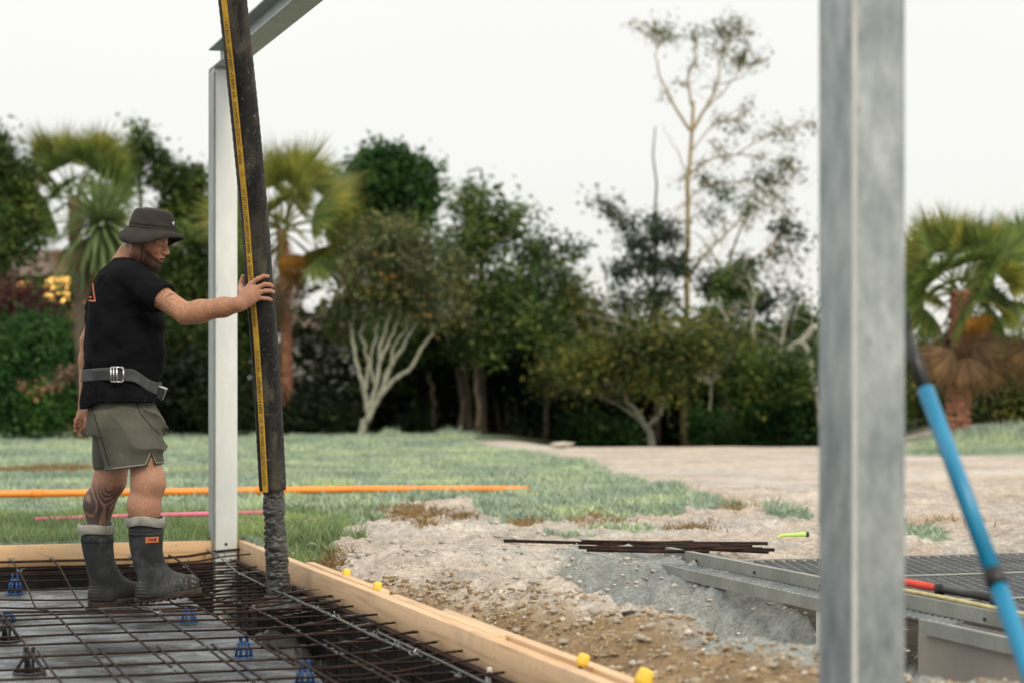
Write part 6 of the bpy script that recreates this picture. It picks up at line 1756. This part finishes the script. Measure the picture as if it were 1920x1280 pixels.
# ---------------------------------------------------------------- rubber boots
def boot(px, y, name, lab):
    """px: table of (py, left, right) for the shaft; the foot points along +x"""
    sh, toe, heel, sole = px
    D = Field(m_(heel[0] - 14, 1140, y) - np.array((0, .08, 0)), m_(toe[0] + 10, sh[-1][0] - 6, y) + np.array((0, .08, 0)), 0.0036)
    z = np.array([m_(0, r[0], y)[2] for r in sh]); cx = np.array([m_((r[1] + r[2]) / 2, 0, y)[0] for r in sh]); rx = np.array([(r[2] - r[1]) / 2 * (MY + y) / FPX for r in sh]); ry = np.array([r[3] for r in sh])
    def fn(X, Y, Z):
        zz = Z.ravel()
        c = np.interp(zz, z, cx).reshape(Z.shape); a = np.interp(zz, z, rx).reshape(Z.shape); b = np.interp(zz, z, ry).reshape(Z.shape)
        k = np.sqrt(((X - c) / a) ** 2 + ((Y - y) / b) ** 2)
        d = (k - 1) * np.minimum(a, b) + cloth_noise(X, Y, Z, .004, 10, 10, 10, 2, 3)
        d = d - .003 * (np.abs(Z - (z[-1] - .075)) < .006) - .002 * (np.abs(Z - (z[-1] - .062)) < .004)
        return np.maximum(d, np.maximum(z[0] - Z, Z - z[-1])).astype(np.float32)
    D.add(fn, (cx.min() - .1, y - .09, z[0]), (cx.max() + .1, y + .09, z[-1]), .012)
    hp_, tp = m_(heel[0], heel[1], y), m_(toe[0], toe[1], y)
    ball = hp_ + (tp - hp_) * .68
    ank = m_(heel[0] + 26, heel[1] - 38, y)
    D.cap(hp_ + np.array((.045, 0, .04)), ball + np.array((0, 0, .04)), .044, .046, .03)
    D.cap(ball + np.array((0, 0, .038)), tp + np.array((-.044, 0, .036)), .047, .042, .02)
    ins = m_((sh[1][1] + sh[1][2]) / 2 + 8, sh[1][0] - 6, y)
    D.cap(ins, ball + np.array((-.02, 0, .06)), .047, .036, .03)
    # ribs over the instep
    dr = ball + np.array((0, 0, .09)) - ins; dr /= np.linalg.norm(dr)
    sl, X, Y, Z = D.reg(D.lo, D.lo + D.n * D.h)
    tt = (X - ins[0]) * dr[0] + (Z - ins[2]) * dr[2]
    top = (Z - hp_[2]) > .075
    D.F[sl] += (.0022 * np.sin(tt * 420) * sstep(-.0, .04, X - ins[0]) * top * (Z < z[1] + .1)).astype(np.float32)
    D.F[sl] += (.0016 * np.sin((Z - hp_[2]) * 420) * sstep(.07, .03, X - hp_[0]) * ((Z - hp_[2]) < .1)).astype(np.float32)
    # flat underside
    nrm = np.array((-(tp - hp_)[2], 0, (tp - hp_)[0])); nrm /= np.linalg.norm(nrm)
    D.keep(lambda X, Y, Z: -((X - hp_[0]) * nrm[0] + (Z - hp_[2]) * nrm[2]) + .006 + 0 * Y, .006)
    # hollow top round the calf
    D.cut(lambda X, Y, Z: np.maximum(np.sqrt(((X - cx[-1]) / (rx[-1] - .006)) ** 2 + ((Y - y) / (ry[-1] - .006)) ** 2) - 1, (z[-1] - .05 - Z) * 10) * .05, (cx[-1] - .1, y - .09, z[-1] - .06), (cx[-1] + .1, y + .09, z[-1] + .01), .002)
    V, Q = D.mesh(name, 1)
    o = link(name, me_from(name, V, Q, True), M['boot'], man)
    if lab: o['label'] = lab
    # sole: lugged slab
    m = MB(); L = np.linalg.norm(tp - hp_); ex = (tp - hp_) / L
    ang = np.linspace(0, 2 * math.pi, 28, endpoint=False)
    prof = []
    for a in ang:
        cxx = .5 * L + .53 * L * math.cos(a); w = (.047 if cxx > L * .5 else .04) * math.sin(a) * (1 - .12 * math.exp(-((cxx - .38 * L) / .04) ** 2))
        w = np.sign(w) * min(abs(w) * 1.35, .05 if cxx > L * .5 else .041)
        prof.append((cxx, w))
    up3 = np.cross(ex, np.array((0, 1.0, 0))) * -1
    if up3[2] < 0: up3 = -up3
    ring = lambda h, g: [hp_ + ex * (p[0] - L / 2) * g + ex * L / 2 + np.array((0, p[1] * g, 0)) + up3 * h for p in prof]
    VV = ring(-.008, .97) + ring(-.006, 1) + ring(.014, 1.02) + ring(.018, .99); n = 28
    FF = [(i * n + j, i * n + (j + 1) % n, (i + 1) * n + (j + 1) % n, (i + 1) * n + j) for i in range(3) for j in range(n)] + [tuple(range(n - 1, -1, -1)), tuple(3 * n + j for j in range(n))]
    m.add(VV, FF)
    for k in range(9):
        c = hp_ + ex * (L * (k + .3) / 9) - up3 * .010
        m.box((-.008, -.04, -.006), (.008, .04, .006), Matrix.Translation(c))
    autosmooth(m.build('sole', M['boot_sole'], o), 50)
    # rolled cuff
    an = np.linspace(0, 2 * math.pi, 40, endpoint=False)
    VV = []
    for (dz, g) in ((-.042, .0035), (-.04, .0065), (-.004, .005), (0, .0025), (.001, -.004), (-.02, -.006)):
        VV += [np.array((cx[-1] + (rx[-1] + g + .0012 * math.sin(5 * a)) * math.cos(a), y + (ry[-1] + g) * math.sin(a), z[-1] + dz + .003 * math.sin(2 * a + y * 9) + .004 * math.sin(3 * a))) for a in an]
    n = 40
    FF = [(i * n + j, i * n + (j + 1) % n, (i + 1) * n + (j + 1) % n, (i + 1) * n + j) for i in range(5) for j in range(n)]
    MB().add(VV, FF).build('cuff', M['boot_cuff'], o, True)
    return o, BVHTree.FromPolygons([tuple(p) for p in V], [tuple(q) for q in Q.tolist()])
def mat_boot():
    t = NT('muddy_rubber'); v = t.coord('Object')
    n1 = t.noise(v, 7, 6, .65, .5); n2 = t.noise(v, 80, 5, .8)
    sp = t.node('ShaderNodeSeparateXYZ'); t.l.new(v, sp.inputs[0])
    c = t.ramp(n1, [(.32, (.01, .011, .012)), (.5, (.026, .029, .031)), (.7, (.085, .09, .092))])
    tm = t.node('ShaderNodeMath'); tm.operation = 'MULTIPLY'
    t.l.new(t.maprange(n2, .5, .68, 0, .85), tm.inputs[0]); t.l.new(t.maprange(sp.outputs['X'], .13, .3, 0, 1), tm.inputs[1])
    c = t.mix(c, (.32, .3, .25), tm.outputs[0])
    c = t.mix(c, (.025, .02, .017), t.maprange(sp.outputs['Z'], .09, .02, 0, .75))
    t.color(c); t.set(rough=t.maprange(n1, .3, .7, .5, .8), spec=.28); t.bump(n2, .35, .004)
    return t.m
M['boot'] = mat_boot()
M['boot_sole'] = simple('boot_sole', (.045, .03, .022), .8, .5, 30, bump=.5, bscale=80)
M['boot_cuff'] = simple('boot_cuff', (.3, .295, .26), .75, .35, 25, bump=.4, bscale=80)
br, br_bvh = boot(([(1118, 258, 326, .044), (1083, 259, 320, .05), (1060, 251, 311, .054), (1030, 244, 305, .064), (1000, 239, 305, .072), (968, 237, 307, .078)], (375, 1108), (257, 1127), 0), -.12, 'rubber_boot', None)
bl, bl_bvh = boot(([(1122, 168, 228, .044), (1085, 168, 223, .05), (1060, 162, 217, .054), (1030, 155, 213, .058), (1005, 150, 212, .068), (982, 147, 211, .073)], (272, 1122), (168, 1133), 0), .11, 'rubber_boot', None)
patch(br_bvh, ((272.5, 1006.5), (296.5, 1005), (296.5, 1015.5), (273, 1017)), 'boot_badge', M['print_orange'], br, .003)
for a, b in (((278, 1009), (281, 1012.5)), ((283, 1008.5), (286, 1013.5)), ((288, 1008), (292, 1013))):
    patch(br_bvh, ((a[0], a[1]), (b[0], a[1]), (b[0], b[1]), (a[0], b[1])), 'badge_mark', M['boot_sole'], br, .0038, 2)

# ---------------------------------------------------------------- hat
M['hat'] = simple('washed_black_cotton', (.026, .021, .019), .9, .35, 9, bump=.4, bscale=260)
hc2 = m_(284, 437, -.012)
ht_, hy_ = math.radians(7), math.radians(-13)
hf = np.array((math.cos(ht_) * math.cos(hy_), math.cos(ht_) * math.sin(hy_), -math.sin(ht_))); hu = np.array((math.sin(ht_) * math.cos(hy_), math.sin(ht_) * math.sin(hy_), math.cos(ht_))); hs = np.cross(hu, hf)
na = 72
def hring(rf, rs, u, droop=0.0, ph=0.0, wob=0.0):
    out = []
    for j in range(na):
        a = 2 * math.pi * j / na
        w = 1 + wob * math.sin(3 * a + ph) * .5 + wob * math.sin(5 * a + 1.3 + ph) * .5
        aa = abs((math.degrees(a) + 180) % 360 - 180)
        z = u - droop * (.12 + .9 * math.exp(-((aa - 105) / 50) ** 2) + .3 * (aa > 150) * (aa - 150) / 30)
        out.append(hc2 + hf * rf * w * math.cos(a) + hs * rs * w * math.sin(a) + hu * z)
    return out
rings = [hring(.15, .132, .004, .062, .3, .03), hring(.152, .136, .008, .06, .3, .03), hring(.138, .122, .012, .038, .3, .02), hring(.122, .104, .012, .014, .2, .01), hring(.112, .094, .012, 0), hring(.1085, .0915, .016, 0), hring(.1095, .0925, .026, 0), hring(.108, .091, .03, 0), hring(.1085, .0915, .034, 0), hring(.105, .089, .042, 0, .5, .01), hring(.099, .085, .065, 0, 1, .02), hring(.093, .08, .085, 0, 2, .02), hring(.087, .075, .097, 0, 2, .02), hring(.08, .069, .103, 0, 1, .02), hring(.072, .062, .105, 0, 1, .02), hring(.045, .039, .111, 0, 0, .03), hring(.015, .013, .113)]
VV = [p for r in rings for p in r]
FF = [(i * na + j, i * na + (j + 1) % na, (i + 1) * na + (j + 1) % na, (i + 1) * na + j) for i in range(len(rings) - 1) for j in range(na)]
FF.append(tuple((len(rings) - 1) * na + j for j in range(na)))
under = [hring(.147, .131, .001, .062, .3, .03), hring(.12, .102, .006, .016, .2, .01), hring(.1, .084, .006)]
o_ = len(VV); VV += [p for r in under for p in r]
FF += [(o_ + j, j, (j + 1) % na, o_ + (j + 1) % na) for j in range(na)]
FF += [(o_ + i * na + (j + 1) % na, o_ + i * na + j, o_ + (i + 1) * na + j, o_ + (i + 1) * na + (j + 1) % na) for i in range(2) for j in range(na)]
VV = np.array(VV); VV = VV + .0025 * fbm(VV[:, 0] * 40, VV[:, 1] * 40, VV[:, 2] * 40, 2)[:, None] + (.011 * fbm(VV[:, 0] * 13, VV[:, 1] * 13, VV[:, 2] * 22, 3))[:, None] * np.array((.6, .3, 1.0))
hat = MB().add(VV, FF).build('bucket_hat', M['hat'], man, True)
# sweat-band stitching, side badge
for u_ in (.018, .034):
    rr = np.array(hring(.1105, .0935, u_)); MB().tube(np.r_[rr, rr[:1]], .0014, 5, False).build('stitching', M['hat'], hat, True)
bq = hc2 + hf * .103 - hs * .012 + hu * .052
MB().lathe([(0, 0), (.011, .001), (.011, .004), (0, .005)], 10).build('badge', M['buckle'], hat, True).matrix_local = Matrix.Translation(bq) @ Vector(hf).to_track_quat('Z', 'Y').to_matrix().to_4x4()
# chin cord
for s in (-1, 1):
    pts = [H(.022, s * .08, .01), H(.028, s * .0745, -.03), H(.032, s * .07, -.07), H(.036, s * .058, -.115), H(.05, s * .03, -.15)]
    MB().tube(spline(np.array(pts), 14), .0022, 6).build('chin_cord', M['black_plastic'], hat, True)
pts = [H(.05, -.03, -.15), m_(300, 520, -.05), m_(300, 545, -.2), m_(304, 592, -.215), m_(305, 600, -.215)]
pts = [m_(300, 452, -.10), m_(299.5, 500, -.13), m_(299, 535, -.235)]
MB().tube(spline(np.array([H(.05, -.03, -.15), m_(297, 518, -.06), m_(299, 535, -.10), m_(300, 548, -.12)]), 14), .0022, 6).build('chin_cord', M['black_plastic'], hat, True)
